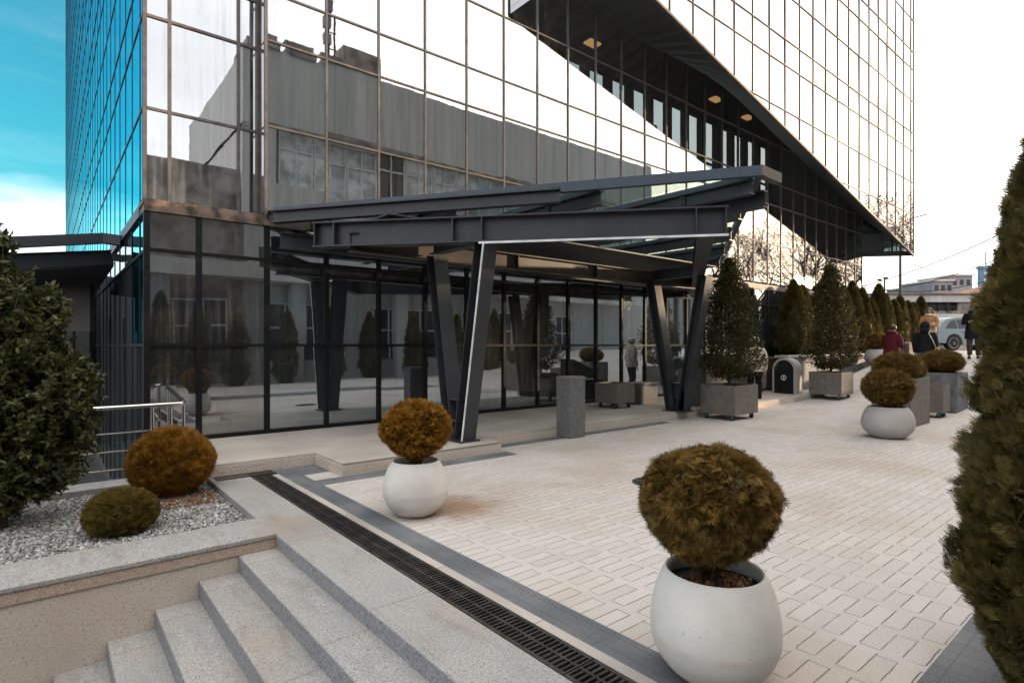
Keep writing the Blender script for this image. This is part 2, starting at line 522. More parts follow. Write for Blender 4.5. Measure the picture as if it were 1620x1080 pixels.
# ------------------------------------------------------------------ camera, light, sky
cam_d = bpy.data.cameras.new('camera')
cam = bpy.data.objects.new('camera', cam_d); COL.objects.link(cam)
cam.location = (CAMX, CAMY, CAMZ)
cam.rotation_euler = (R(90), 0, -math.atan2(BX, BY))
cam_d.sensor_width = 36.0; cam_d.lens = 36.0 * 898 / 1620; cam_d.shift_y = .0037
cam_d.clip_start = .05; cam_d.clip_end = 3000
S.camera = cam

SUN_EL, SUN_AZ = 5.6, math.degrees(math.atan2(.917, -.397))
sd = bpy.data.lights.new('sun', 'SUN'); sun = bpy.data.objects.new('sun', sd); COL.objects.link(sun)
sd.energy = 3.2; sd.angle = R(1.0); sd.color = (1.0, .74, .48)
sv = Vector((math.sin(R(SUN_AZ)) * math.cos(R(SUN_EL)), math.cos(R(SUN_AZ)) * math.cos(R(SUN_EL)), math.sin(R(SUN_EL))))
sun.rotation_euler = (-sv).to_track_quat('-Z', 'Y').to_euler()
sun.location = sv * 60

W = bpy.data.worlds.new('World'); S.world = W
g = G('w', W)
dirv = g.n('ShaderNodeTexCoord').outputs['Generated']
dx, dy, dz = g.xyz(dirv)
sky = g.n('ShaderNodeTexSky', {'sky_type': 'NISHITA', 'sun_disc': False, 'sun_elevation': R(SUN_EL), 'sun_rotation': R(SUN_AZ), 'altitude': 200, 'air_density': 1.0, 'dust_density': 1.2, 'ozone_density': 3.0})
blue = g.mix(1.0, sky.outputs[0], SKYTINT, 'MULTIPLY')
hl = g.m('SQRT', g.m('ADD', g.m('ADD', g.m('MULTIPLY', dx, dx), g.m('MULTIPLY', dy, dy)), 1e-5))
ca = g.m('DIVIDE', g.m('ADD', g.m('MULTIPLY', dx, .9177), g.m('MULTIPLY', dy, -.3973)), hl)
wisp = g.noise(2.3, dirv, 6.0, .6, sc=(1.0, 1.0, 3.2))
ca2 = g.m('ADD', ca, g.m('MULTIPLY', g.m('SUBTRACT', wisp, .5), .25))
veil = g.m('MAXIMUM', g.ss(g.m('ADD', g.m('DIVIDE', dy, hl), g.m('MULTIPLY', g.m('SUBTRACT', wisp, .5), .2)), .90, .42), g.m('MULTIPLY', g.ss(dz, .60, .86), .92))    # thin bright overcast on the sunny side and overhead
low = g.ss(g.m('ADD', dz, g.m('MULTIPLY', g.m('SUBTRACT', g.noise(3.1, dirv, 5.0, .55, sc=(1.0, 1.0, 4.0)), .5), .16)), .145, .235, 1.0, 0.0)
streak = g.m('MULTIPLY', g.ss(g.noise(1.7, dirv, 6.0, .6, sc=(1.0, 1.0, 7.0)), .52, .80), .10)
cloudmask = g.m('MAXIMUM', veil, g.m('MAXIMUM', g.m('MULTIPLY', low, .9), g.m('MULTIPLY', streak, g.ss(dz, .75, .3))))
sunny = g.m('MAXIMUM', g.ss(ca, .55, 1.0), g.m('MULTIPLY', g.ss(dz, .62, .88), .8))
tone = g.mix(sunny, CLOUD_COOL, CLOUD_WARM)
tone = g.mix(g.m('MULTIPLY', g.ss(g.noise(2.0, dirv, 6.0, .6, sc=(1.0, 1.0, 2.0)), .40, .75), .55), tone, tuple(c * .72 for c in CLOUD_COOL))
glow = g.m('MULTIPLY', g.m('POWER', g.m('MAXIMUM', g.m('ADD', g.m('MULTIPLY', dx, sv.x), g.m('ADD', g.m('MULTIPLY', dy, sv.y), g.m('MULTIPLY', dz, sv.z))), 0.0), 24.0), 1.0)
tone = g.mix(glow, tone, GLOWCOL)
final = g.mix(cloudmask, blue, tone)
bg = g.n('ShaderNodeBackground', None, Color=final, Strength=SKY_STRENGTH)
ow = W.node_tree.nodes.new('ShaderNodeOutputWorld'); W.node_tree.links.new(bg.outputs[0], ow.inputs[0])

S.view_settings.view_transform = 'Standard'; S.view_settings.look = 'None'
S.view_settings.exposure = EXPOSURE; S.view_settings.gamma = 1.0
S.cycles.max_bounces = 9; S.cycles.glossy_bounces = 6; S.cycles.transparent_max_bounces = 12
S.cycles.caustics_reflective = False; S.cycles.caustics_refractive = False
S.cycles.sample_clamp_indirect = 6.0


# ------------------------------------------------------------------ ground and paving
def struct(name, mb, mat, **k):
    return tag(mb.build(name, mat, **k), kind='structure')


mb = MB(); mb.box(-400, 700, -400, 700, -3.0, -1.34)
struct('ground', mb, MT['asphalt'])
# the lower court in front of the stairs
mb = MB(); mb.box(-14, -1.96, -30, -4.5, -1.34, -1.10)
struct('lower_court', mb, MT['asphalt'])


def sheet(name, x0, x1, y0, y1, mat, dz=0.0, nx=1, ny=1, skirt=None):
    mb = MB(); vs = []; fs = []
    for j in range(ny + 1):
        for i in range(nx + 1):
            x = x0 + (x1 - x0) * i / nx; y = y0 + (y1 - y0) * j / ny
            vs.append((x, y, terrain(x) + dz))
    for j in range(ny):
        for i in range(nx):
            a = j * (nx + 1) + i
            fs.append((a, a + 1, a + nx + 2, a + nx + 1))
    mb.add(vs, fs)
    if skirt is not None:
        mb.add([(x0, y0, skirt), (x0, y1, skirt), (x0, y1, dz), (x0, y0, dz)], [(0, 1, 2, 3)])
    return struct(name, mb, mat)


sheet('plaza_paving', 1.24, 40.0, -20.0, -1.9, MT['paver'], 0.0, 160, 1, -1.3)
sheet('street_asphalt', 26.2, 420.0, -120.0, 200.0, MT['asphalt'], -.02, 40, 1, -1.3)
sheet('rear_paving', -20.0, 1.24, -34.0, -13.0, MT['paver'], -.004, 1, 1, -1.3)
mb = MB(); mb.box(1.03, 1.24, -20, -2.55, -.3, .0)
mb.box(1.2405, 10.0, -8.55, -8.34, -.3, .004)
mb.box(1.2405, 10.0, -9.6, -8.5505, -.3, .003)
mb.box(1.03, 1.62, -2.55, -2.041, -.3, .003)
mb.box(1.2405, 3.95, -3.16, -2.905, -.3, .004)
mb.box(3.95, 8.3, -2.62, -2.405, -.3, .004)
struct('dark_border_paving', mb, MT['border'])
mb = MB(); mb.box(.962, 1.0295, -20, -2.3, -.3, .001)
struct('kerb_strip', mb, MT['beige'])
mb = MB(); mb.box(.344, .744, -13, -2.041, -.16, 0.0)
struct('landing_pavement', mb, MT['granite'], bevel=.006)
mb = MB(); mb.box(.36, .95, -13, -2.04, -1.3, -.14)
struct('landing_base', mb, MT['void'])

# raised platform along the glass front
mb = MB()
mb.box(.30, 1.56, -2.04, .3, -1.3, .15)
mb.box(1.5605, 3.86, -2.90, .3, -.4, .15)
mb.box(3.8605, 25.6, -2.40, .3, -.4, .149)
struct('entrance_pavement', mb, [MT['slab']], bevel=.008)
mb = MB()
mb.box(.298, 1.5625, -2.052, -2.0395, -.2, .118)
mb.box(1.548, 3.862, -2.912, -2.8995, -.2, .118)
mb.box(1.548, 1.5602, -2.8995, -2.0525, -.2, .118)
mb.box(3.8625, 14.0, -2.412, -2.3995, -.2, .118)
struct('platform_edge_pavement', mb, [MT['pink']])

# drain channel with cast-iron gratings
drain = thing('drain_channel', 'long black cast iron slot drain between the granite landing and the paving', 'drain', (.85, -6, 0))
mb = MB(); mb.box(.7445, .9615, -13, -2.25, -.30, -.06)
mb.build('channel', MT['void'], drain)
for k in range(10):
    y1 = -2.30 - k * 1.0; y0 = y1 - .992
    mb = MB(); z0, z1 = -.045, .001
    for a, b in ((.746, .768), (.846, .858), (.938, .960)):
        mb.box(a, b, y0, y1, z0, z1)
    ns = 30
    for i in range(ns + 1):
        yy = y0 + (y1 - y0) * i / ns
        w = .0125 if 0 < i < ns else .02
        mb.box(.768, .846, max(y0, yy - w / 2), min(y1, yy + w / 2), z0, z1 - .001)
        mb.box(.858, .938, max(y0, yy - w / 2), min(y1, yy + w / 2), z0, z1 - .001)
    mb.build('grate', MT['iron'], drain)
gr = thing('drain_grate', 'short rusty brown drain grate lying across at the foot of the platform edge', 'drain', (.72, -2.12, 0))
mb = MB(); mb.box(.40, 1.02, -2.24, -2.222, -.03, .012); mb.box(.40, 1.02, -2.078, -2.06, -.03, .012)
for i in range(17):
    mb.box(.40 + i * .0375, .418 + i * .0375, -2.222, -2.078, -.03, .011)
mb.build('grate_bars', MT['steelbrown'], gr)
mh = thing('manhole_cover', 'round dark manhole cover in the pale paving beside the big potted ball shrub', 'manhole', (4.10, -5.36, 0))
mb = MB(); mb.lathe([(.27, -.02), (.27, .004), (.25, .006), (.245, .003), (.02, .003), (0.0001, .003)], (4.10, -5.36, 0), 40)
mb.build('cover', MT['iron'], mh)
mb = MB()
for i in range(5):
    mb.box(3.94 + i * .07, 3.97 + i * .07, -5.50, -5.22, .0035, .008)
mb.build('ribs', MT['iron'], mh)

# granite stairs
stairs = thing('staircase', 'wide grey granite steps going down beside the planting bed', 'stairs', (.344, -8, 0))
US = [.344, .07, -.20, -.475, -.75, -1.03, -1.31, -1.60, -1.96]
ZS = [0, -.105, -.228, -.358, -.488, -.612, -.735, -.86, -.98]
for i in range(1, 9):
    mb = MB(); mb.box(US[i], US[i - 1] + .012, -13, -4.462, ZS[i] - .14 if i < 8 else -1.3, ZS[i])
    vs = mb
    o = mb.build('step', [MT['granite']], stairs, bevel=.005)
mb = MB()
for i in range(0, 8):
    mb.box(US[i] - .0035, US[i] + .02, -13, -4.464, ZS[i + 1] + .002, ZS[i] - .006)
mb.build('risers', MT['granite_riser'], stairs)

# bed wall with coping
wall = thing('retaining_wall', 'low pinkish granite wall with grey coping around the gravel bed', 'wall', (-3, -4.3, -1.1))
mb = MB(); mb.box(-9, .338, -4.46, -4.0, -1.3, -.105); mb.build('wall_face', MT['pink'], wall)
mb = MB(); mb.box(-9, .341, -4.474, -4.001, -.104, -.022); mb.build('edge_band', MT['pink_smooth'], wall, bevel=.003)
mb = MB()
for a, b in ((-9, -4.1), (-4.096, -1.35), (-1.346, .340)):
    mb.box(a, b, -4.485, -3.96, -.0215, .010)
mb.build('coping', MT['granite'], wall, bevel=.004)
kerb = thing('bed_kerb', 'grey granite kerb at the back of the gravel bed under the railing', 'kerb', (-3, -1.6, -1))
mb = MB(); mb.box(-9, .30, -1.78, -1.42, -1.3, .0); mb.build('kerb_stone', MT['granite'], kerb, bevel=.005)
mb = MB(); mb.box(-9, .343, -4.2, -1.7, -1.3, -.075)
struct('planting_bed', mb, MT['gravelbase'])

# gravel: thousands of small stones, one object
vs = []; fs = []
cube = np.array([(-1, -1, -1), (1, -1, -1), (1, 1, -1), (-1, 1, -1), (-1, -1, 1), (1, -1, 1), (1, 1, 1), (-1, 1, 1)], float)
cf = np.array([(3, 2, 1, 0), (4, 5, 6, 7), (0, 1, 5, 4), (1, 2, 6, 5), (2, 3, 7, 6), (3, 0, 4, 7)])


def scatter_stones(n, x0, x1, y0, y1, z, smin, smax, name, mat, zj=.012):
    V = []; F = []
    for i in range(n):
        s = smin + (smax - smin) * nrng.random() ** 2
        M = np.array(Matrix.Rotation(nrng.random() * 6.28, 3, Vector(nrng.normal(size=3)).normalized()))
        p = cube * s * (.55 + .45 * nrng.random(3)) * .5
        p = p + nrng.normal(size=(8, 3)) * s * .10
        p = p @ M.T + np.array([x0 + (x1 - x0) * nrng.random(), y0 + (y1 - y0) * nrng.random(), z + nrng.random() * zj])
        V.append(p); F.append(cf + 8 * i)
    me = bpy.data.meshes.new(name); me.from_pydata(np.concatenate(V).tolist(), [], np.concatenate(F).tolist())
    me.materials.append(mat); o = bpy.data.objects.new(name, me); COL.objects.link(o)
    return tag(o, kind='stuff')


o = scatter_stones(24000, -4.2, .335, -3.955, -1.79, -.072, .011, .030, 'gravel', MT['gravel'])
tag(o, 'grey and white gravel covering the planting bed under the shrubs', 'gravel')
o = scatter_stones(900, -.5, .30, -2.95, -2.3, -.050, .006, .020, 'leaf_litter', MT['leaflitter'], .012)
tag(o, 'reddish dry needles scattered on the gravel by the large orange ball shrub', 'litter')

# ------------------------------------------------------------------ the glass tower
ROWS = [.15, 1.5, 2.81, 3.56, 4.88, 6.2, 6.95]
while ROWS[-1] < 29:
    k = len(ROWS) - 4
    ROWS.append(ROWS[-1] + (1.32 if k % 3 != 2 else .75))
ROWS = sorted(set(round(z, 3) for z in ROWS))
UP0 = [0, .635] + [.635 + .934 * k for k in range(1, 27)] + [25.7]
END1 = 27.0
UP1 = [26.66 - .934 * k for k in range(20, -1, -1)]
UP1 = [7.6] + [u for u in UP1 if u > 7.75] + [END1]


def z_out(u): return 9.1 - .2183 * (u - 9.35)
def z_in(u): return z_out(u) + 1.4 * smooth01((u - 7.2) / 8.5)


tower = thing('office_building', 'tall mirror glass office tower with an overhanging upper volume and dark ground floor', 'building', (12, 6, .15))
panes = []                                                    # (size in the picture, verts, material)


def clip(poly, f):
    """keep the part of a polygon where f(p) >= 0"""
    out = []
    for i in range(len(poly)):
        a, b = poly[i], poly[(i + 1) % len(poly)]
        fa, fb = f(a), f(b)
        if fa >= 0: out.append(a)
        if (fa >= 0) != (fb >= 0):
            t = fa / (fa - fb); out.append((a[0] + (b[0] - a[0]) * t, a[1] + (b[1] - a[1]) * t))
    return out


def picsize(vs):
    s = []
    for x, y, z in vs:
        du, dy = x - CAMX, y - CAMY
        X = du * AX + dy * AY; Y = du * BX + dy * BY
        if Y < .5: return 0
        px, py = 810 + 898 * X / Y, 546 - 898 * (z - 1.5) / Y
        s.append((min(1620, max(0, px)), min(1080, max(0, py))))
    a = 0
    for i in range(len(s)):
        a += s[i][0] * s[(i + 1) % len(s)][1] - s[(i + 1) % len(s)][0] * s[i][1]
    return abs(a) / 2


def pane(poly, place, mat, tilt=.0018):
    """poly in facade coordinates (along, up); place maps (along, up, inward) to the world"""
    if len(poly) < 3: return
    ca = sum(p[0] for p in poly) / len(poly); cz = sum(p[1] for p in poly) / len(poly)
    a, b = rnd.gauss(0, tilt), rnd.gauss(0, tilt)
    vs = [place(p[0], p[1], .004 + a * (p[0] - ca) + b * (p[1] - cz)) for p in poly]
    panes.append((picsize(vs), vs, mat))


def rect(u0, u1, z0, z1): return [(u0, z0), (u1, z0), (u1, z1), (u0, z1)]


front = lambda u, z, d: (u, d, z)
over = lambda u, z, d: (u, -1.5 + d, z)
bay = lambda u, z, d: (u, .4 + d, z)
left = lambda a, z, d: (d, a, z)
ret = lambda a, z, d: (1.55 + d, a, z)

# ground floor
for i in range(len(UP0) - 1):
    u0, u1 = UP0[i], UP0[i + 1]
    lit = 16 < (u0 + u1) / 2 < 16.9
    for k in range(3):
        m = 'glass_lit' if lit else ('glass_lowstreak' if i < 2 else 'glass_low')
        pane(rect(u0, u1, ROWS[k], ROWS[k + 1] if k < 2 else 3.33), front, MT[m])
pane(rect(0, .635, -1.3, .15), front, MT['glass_low'])
# upper front, flush with the ground floor, cut off by the soffit
for i in range(2, len(UP0) - 1):
    u0, u1 = UP0[i], UP0[i + 1]
    if i == 2: u0 = 1.55
    for k in range(3, len(ROWS) - 1):
        z0, z1 = max(3.5, ROWS[k]), ROWS[k + 1]
        p = rect(u0, u1, z0, z1)
        if u0 > 7.0:
            a, b = z_in(u0), z_in(u1)
            p = clip(p, lambda q: a + (b - a) * (q[0] - u0) / (u1 - u0) - q[1])
        if p: pane(p, front, MT['glass_up'])
# overhanging volume
for i in range(len(UP1) - 1):
    u0, u1 = UP1[i], UP1[i + 1]
    for k in range(3, len(ROWS) - 1):
        p = clip(rect(u0, u1, ROWS[k], ROWS[k + 1]), lambda q: q[1] - z_out(q[0]))
        if p: pane(p, over, MT['glass_over'], .0035)
# recessed corner bay and its return
for u0, u1 in ((0, .33), (.33, 1.26), (1.26, 1.55)):
    for k in range(3, len(ROWS) - 1):
        pane(rect(u0, u1, max(3.5, ROWS[k]), ROWS[k + 1]), bay, MT['glass_bay'])
for k in range(3, len(ROWS) - 1):
    pane(rect(0.0, .4, max(3.5, ROWS[k]), ROWS[k + 1]), ret, MT['glass_bay'])
# left side
LS = [.4, .72] + [.72 + .955 * k for k in range(1, 40)]
for i in range(len(LS) - 1):
    for k in range(3, len(ROWS) - 1):
        pane(rect(LS[i], LS[i + 1], max(3.5, ROWS[k]), ROWS[k + 1]), left, MT['glass_sky_tint'], .0006)
LS2 = [0, .72] + LS[2:14]
for i in range(len(LS2) - 1):
    for z0, z1 in ((-1.3, .15), (.15, 1.5), (1.5, 2.81), (2.81, 3.5)):
        pane(rect(LS2[i], LS2[i + 1], z0, z1), left, MT['glass_sky_tint'] if i < 2 and z0 > 1 else MT['glass_low'], .001)
# left end of the overhang
for k in range(3, len(ROWS) - 1):
    p = clip(rect(-1.5, 0, ROWS[k], ROWS[k + 1]), lambda q: q[1] - z_out(7.6))
    if p: pane(p, lambda a, z, d: (7.6 + d, a, z), MT['glass_over'])

panes.sort(key=lambda p: -p[0])
for s, vs, mat in panes[:100]:
    MB().add(vs, [tuple(range(len(vs)))]).build('window_pane', mat, tower)
mats = []; mb = MB()
for s, vs, mat in panes[100:]:
    if mat not in mats: mats.append(mat)
    mb.add(vs, [tuple(range(len(vs)))], mats.index(mat))
tag(mb.build('window_pane', mats, tower), kind='stuff')

# mullions and transoms
def mull(x0, x1, y0, y1, z0, z1, mat, name='mullion'):
    if z1 - z0 > .02:
        MB().box(x0, x1, y0, y1, z0, z1).build(name, mat, tower)


for i, u in enumerate(UP0):
    w = .032 if i > 2 else .036
    zb = -1.3 if i < 2 else .15
    mull(u - w, u + w, -.035, .06, zb, 3.325, MT['mullion_dark'])
    if i >= 3:
        mull(u - .017, u + .017, -.020, .05, 3.502, (z_in(u) - .01 if u > 7 else 28.6), MT['mullion'])
mull(1.53, 1.575, -.024, .03, 3.502, 28.6, MT['mullion'])
for u in (0.022, .33, 1.26):
    mull(u - .023, u + .023, .38, .45, 3.53, 28.6, MT['mullion'])
mull(1.515, 1.549, .36, .42, 3.53, 28.6, MT['mullion'])
for u in UP1:
    mull(u - .014, u + .014, -1.520, -1.46, z_out(u) + .02, 28.6, MT['mullion'])
for i, a in enumerate(LS):
    mull(-.004, .05, a - .016, a + .016, 3.53, 28.6, MT['mullion_blue'])
for a in LS2[1:]:
    mull(-.006, .05, a - .025, a + .025, -1.3, 3.325, MT['mullion_dark'])
for k, z in enumerate(ROWS):
    if z > 28.6: break
    if z <= 2.9:
        if z > .2:
            for j in range(1):
                MB().box(.036, 25.7, -.03, .055, z - .022, z + .022).build('transom', MT['mullion_dark'], tower)
                MB().box(-.019, .055, .02, LS2[-1], z - .022, z + .022).build('transom', MT['mullion_dark'], tower)
        else:
            MB().box(0, 25.7, -.05, .07, .11, .205).build('bottom_rail', MT['mullion_dark'], tower)
        continue
    if z < 3.6: continue
    # front: stops where the soffit cuts it
    ue = 25.7
    u = 7.0
    while u < 25.7 and z_in(u) > z + .03: u += .05
    ue = u if z > z_in(25.7) else 25.7
    if z > z_in(7.0): ue = 7.6
    MB().box(1.577, ue, -.017, .045, z - .015, z + .015).build('transom', MT['mullion'], tower)
    us = max(7.6, 9.35 + (9.1 - z) / .2183 + .05)
    MB().box(us, END1, -1.517, -1.47, z - .013, z + .013).build('transom', MT['mullion'], tower)
    MB().box(.052, 1.52, .381, .44, z - .02, z + .02).build('transom', MT['mullion'], tower)
    MB().box(1.551, 1.58, .02, .38, z - .018, z + .018).build('transom', MT['mullion'], tower)
    MB().box(-.006, .04, .42, LS[-1], z - .02, z + .02).build('transom', MT['mullion_blue'], tower)
# rust-stained band over the ground floor, sill of the recessed bay
mb = MB(); mb.box(-.03, 1.60, -.05, .46, 3.33, 3.43); mb.box(-.045, 1.56, -.028, .46, 3.432, 3.50)
mb.build('sill_band', MT['rustband'], tower)
mb = MB(); mb.box(1.601, 25.7, -.03, .05, 3.33, 3.50); mb.build('spandrel_band', MT['mullion'], tower)
mb = MB(); mb.box(-.04, .05, .461, LS[-1], 3.33, 3.49); mb.build('spandrel_band', MT['mullion_blue'], tower)
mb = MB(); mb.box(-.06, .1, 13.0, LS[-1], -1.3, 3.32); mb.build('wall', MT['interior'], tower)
# sloping soffit of the overhang
mb = MB(); n = 40; vs = []; fs = []
for i in range(n + 1):
    u = 7.6 + (END1 - 7.6) * i / n
    ui = min(u, 25.75)
    vs += [(u, -1.5, z_out(u)), (ui, .02, z_in(ui)), (u, -1.485, z_out(u) + .16), (ui, .04, z_in(ui) + .16)]
for i in range(n):
    a = 4 * i
    fs += [(a, a + 1, a + 5, a + 4), (a + 2, a + 6, a + 7, a + 3)]
mb.add(vs, fs); mb.build('soffit', MT['soffit'], tower)
mb = MB()
for i in range(n):
    u0 = 7.6 + (END1 - 7.6) * i / n; u1 = 7.6 + (END1 - 7.6) * (i + 1) / n
    mb.add([(u0, -1.528, z_out(u0) - .03), (u1, -1.528, z_out(u1) - .03), (u1, -1.528, z_out(u1) + .035), (u0, -1.528, z_out(u0) + .035),
            (u0, -1.46, z_out(u0) - .03), (u1, -1.46, z_out(u1) - .03), (u1, -1.46, z_out(u1) + .0), (u0, -1.46, z_out(u0) + .0)],
           [(0, 1, 2, 3), (4, 7, 6, 5), (0, 4, 5, 1)])
mb.build('drip_edge', MT['mullion'], tower)
# open end under the overhang: bottom beam, post and glass
zE = z_out(END1)
mb = MB(); mb.bar((25.62, .05, zE + .10), (END1 - .02, -1.46, zE + .10), .10, .20); mb.build('end_beam', MT['soffit'], tower)
mb = MB(); mb.bar((26.45, -.88, zE + .2), (26.45, -.88, zE + .95), .06, .07, up=(1, 0, 0)); mb.bar((25.62, .03, zE + 1.0), (26.35, -.75, zE + 1.0), .08, .10)
mb.build('end_post', MT['soffit'], tower)
MB().add([(25.66, .0, zE + .2), (END1 - .1, -1.42, zE + .2), (25.66, .0, zE + 1.4)], [(0, 1, 2)]).build('end_glass', MT['glass_roof'], tower)
# right-hand end walls
mb = MB(); mb.box(25.705, 25.8, .02, 3.7, .15, 6.6); mb.build('end_wall', MT['mullion'], tower)
mb = MB(); mb.box(END1 - .02, END1 + .02, -1.48, 3.7, zE + .25, 29); mb.build('end_wall', MT['glass_over'], tower)
# inside: dark hall with ceiling panels and a window strip at the back
mb = MB(); yb = 3.8
mb.box(1.7, 25.6, yb, yb + .15, .2, 7.7); mb.box(1.7, 9.0, yb, yb + .15, 7.7, 10.8); mb.box(1.7, 25.6, yb, yb + .15, 10.75, 12.0)
mb.box(9.0, 16.6, yb - .02, yb + .12, 7.71, 9.7)
u = 9.2
while u < 25.4:
    mb.box(u, u + .25, yb - .05, yb + .2, 7.7, 10.8); u += 1.15
mb.box(9.0, 25.6, yb + .02, yb + .1, 8.98, 9.06)
mb.box(1.7, 25.6, .12, yb, 11.0, 11.15); mb.box(1.7, 25.6, .12, yb, 3.36, 3.46); mb.box(1.66, 1.72, .12, yb, 3.4, 12); mb.box(25.5, 25.58, .12, yb, 3.4, 12)
mb.box(.1, 25.6, 5.0, 5.1, -.5, 3.3)
mb.box(16.3, 16.45, -.0 + .3, .45, .15, 3.3)
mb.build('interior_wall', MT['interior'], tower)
for (a, b) in ((12.2, 3.0), (18.9, 2.75), (21.5, 2.85)):
    MB().box(a - .24, a + .24, b - .15, b + .15, 10.93, 10.99).build('ceiling_light', MT['light'], tower)
mb = MB(); mb.box(15.9, 16.95, .9, .95, .2, 3.2); mb.build('glow_panel', MT['glowpanel'], tower)  # panel glows by itself in place of a lamp-lit entrance interior
# number sticker on the glass
mb = MB(); ux = 10.13; zz = 2.39
mb.box(ux, ux + .010, -.002, .001, zz, zz + .22)
mb.box(ux - .05, ux - .042, -.002, .001, zz, zz + .22)
for a in range(16):
    t0, t1 = 2 * math.pi * a / 16, 2 * math.pi * (a + 1) / 16
    c = (ux + .12, zz + .11)
    q = [(c[0] + r * .062 * math.cos(t), -.0021, c[1] + r * .11 * math.sin(t)) for r, t in ((1, t0), (1, t1), (.86, t1), (.86, t0))]
    mb.add(q, [(0, 1, 2, 3)])
mb.build('number_sticker', MT['mullion_blue'], tower)
mb = MB(); mb.box(1.72, 25.6, .2, 9, 28.6, 28.9); mb.box(0.02, 1.72, .45, 9, 28.6, 28.9); mb.build('roof', MT['interior'], tower)

# ------------------------------------------------------------------ steel and glass canopy
can = thing('entrance_canopy', 'dark steel entrance canopy on two V columns with a sloping green glass roof', 'canopy', (5, -3, .15))
C0 = Vector((1.6, -.03, 0)); CC = Vector((6.24, -5.43, 0)); CR = Vector((14.1, -.2, 0))
def roof_z(u): return 3.55 + .27 * min(1.0, max(0.0, (u - 1.6) / 4.64))
def beam(name, p0, p1, w, h, mat='steel', stiff=()):
    mb = MB(); mb.ibeam(p0, p1, w, h)
    p0 = Vector(p0); p1 = Vector(p1)
    d = (p1 - p0).normalized()
    for t in stiff:
        c = p0 + d * t
        mb.bar(c - d * .007, c + d * .007, w - .004, h - .038)
    return mb.build(name, MT[mat], can)


e1 = (Vector((5.47, -5.40, 0)) - Vector((1.88, -1.205, 0))).normalized()
L1 = (Vector((5.47, -5.40, 0)) - Vector((1.88, -1.205, 0))).length
b1 = beam('main_beam', (1.88, -1.205, 3.04), (5.47, -5.40, 3.04), .22, .345, stiff=(.03, .32, 2.02, 2.42, L1 - .03, L1 - .38))
mb = MB()
s = e1.cross(Vector((0, 0, 1))).normalized()
q0 = Vector((1.88, -1.205, 0)) + e1 * 2.38 + s * .105; q1 = Vector((5.47, -5.40, 0)) + s * .105
mb.bar((q0.x, q0.y, 2.852), (q1.x, q1.y, 2.852), .022, .026); mb.build('light_strip', MT['strip'], can)
beam('main_beam', (5.36, -5.18, 3.04), (8.98, -2.78, 3.04), .22, .343, stiff=(.4, 3.9))
beam('main_beam', (8.98, -2.78, 3.039), (12.9, -.15, 3.039), .22, .341)
beam('main_beam', (2.2, -1.62, 2.93), (12.4, -1.62, 2.93), .18, .27, 'steelbrown', stiff=(3.0, 5.0))
beam('main_beam', (1.7, -.22, 3.10), (13.8, -.22, 3.10), .16, .24, 'steel')
beam('cross_beam', (3.5, -3.05, 2.978), (3.5, -1.72, 2.978), .16, .214, stiff=(.2, 1.1))
beam('cross_beam', (8.95, -2.95, 2.978), (8.95, -1.72, 2.978), .16, .214, stiff=(.2, 1.0))
# edge beam under the glass, and rafters square to the tower
beam('edge_beam', (1.62, -.16, 3.45), (4.46, -3.48, 3.575), .14, .19)
u = 2.2
while u < 13.6:
    if u <= CC.x: y0 = C0.y + (CC.y - C0.y) * (u - C0.x) / (CC.x - C0.x)
    else: y0 = CC.y + (CR.y - CC.y) * (u - CC.x) / (CR.x - CC.x)
    zt = roof_z(u) - .075
    if abs(u - 4.6) > .05 or True:
        y0 += .10
        beam('rafter', (u, y0, zt - .105), (u, -.12, zt - .105), .13, .20)
        mb = MB(); mb.box(u - .05, u + .05, y0 + .02, -.12, zt - .004, zt + .062); mb.build('rafter_cap', MT['steelblue'], can)
        if y0 < -2.0 and u < 6.6:
            mb = MB()
            yb = y0 + 1.02
            mb.box(u - .035, u - .008, yb, yb + .09, zt - .19, zt - .02)
            for zz in (zt - .15, zt - .07):
                mb.tube([(u - .06, yb + .045, zz), (u - .006, yb + .045, zz)], .014, 8)
            mb.build('bolt_plate', MT['chrome'] if False else MT['steel'], can)
    u += 1.6 if u > 6.3 else 1.366
# gutter box along the street edges
def gut(a, b, name='gutter'):
    a = Vector((a.x, a.y, roof_z(a.x) - .065 + .05)); b = Vector((b.x, b.y, roof_z(b.x) - .065 + .05))
    mb = MB(); mb.bar(a, b, .09, .135)
    return mb.build(name, MT['steelblue'], can)
gut(C0 + (CC - C0) * .012, CC)
o = gut(CC + (CR - CC) * .012, CR)
mb = MB(); mb.bar((6.20, -5.43, 3.805), (6.74, -5.43, 3.79), .11, .135); mb.build('gutter_end', MT['steelbrown'], can)
mb = MB(); mb.ibeam((6.66, -5.30, 3.53), (6.66, -.4, 3.53), .12, .24); mb.build('rafter', MT['steel'], can)
mb = MB(); mb.box(2.5, 10.6, -2.2, -.35, 3.262, 3.285); mb.build('added_dark_panel', MT['soffit'], can)  # opaque panel added to keep the canopy underside dark
mb = MB()
for t in (.035, .30, .62):
    p = C0 + (CC - C0) * t; d = (CC - C0).normalized(); n_ = d.cross(Vector((0, 0, 1))).normalized()
    for k in (-.05, -.018, .03, .055):
        for dz_ in (.0, .03):
            c = p + d * k + n_ * .05
            mb.ball((c.x, c.y, roof_z(c.x) - .04 + dz_), .009, .009, .009, 6, 4)
mb.build('bolts', MT['void'], can)
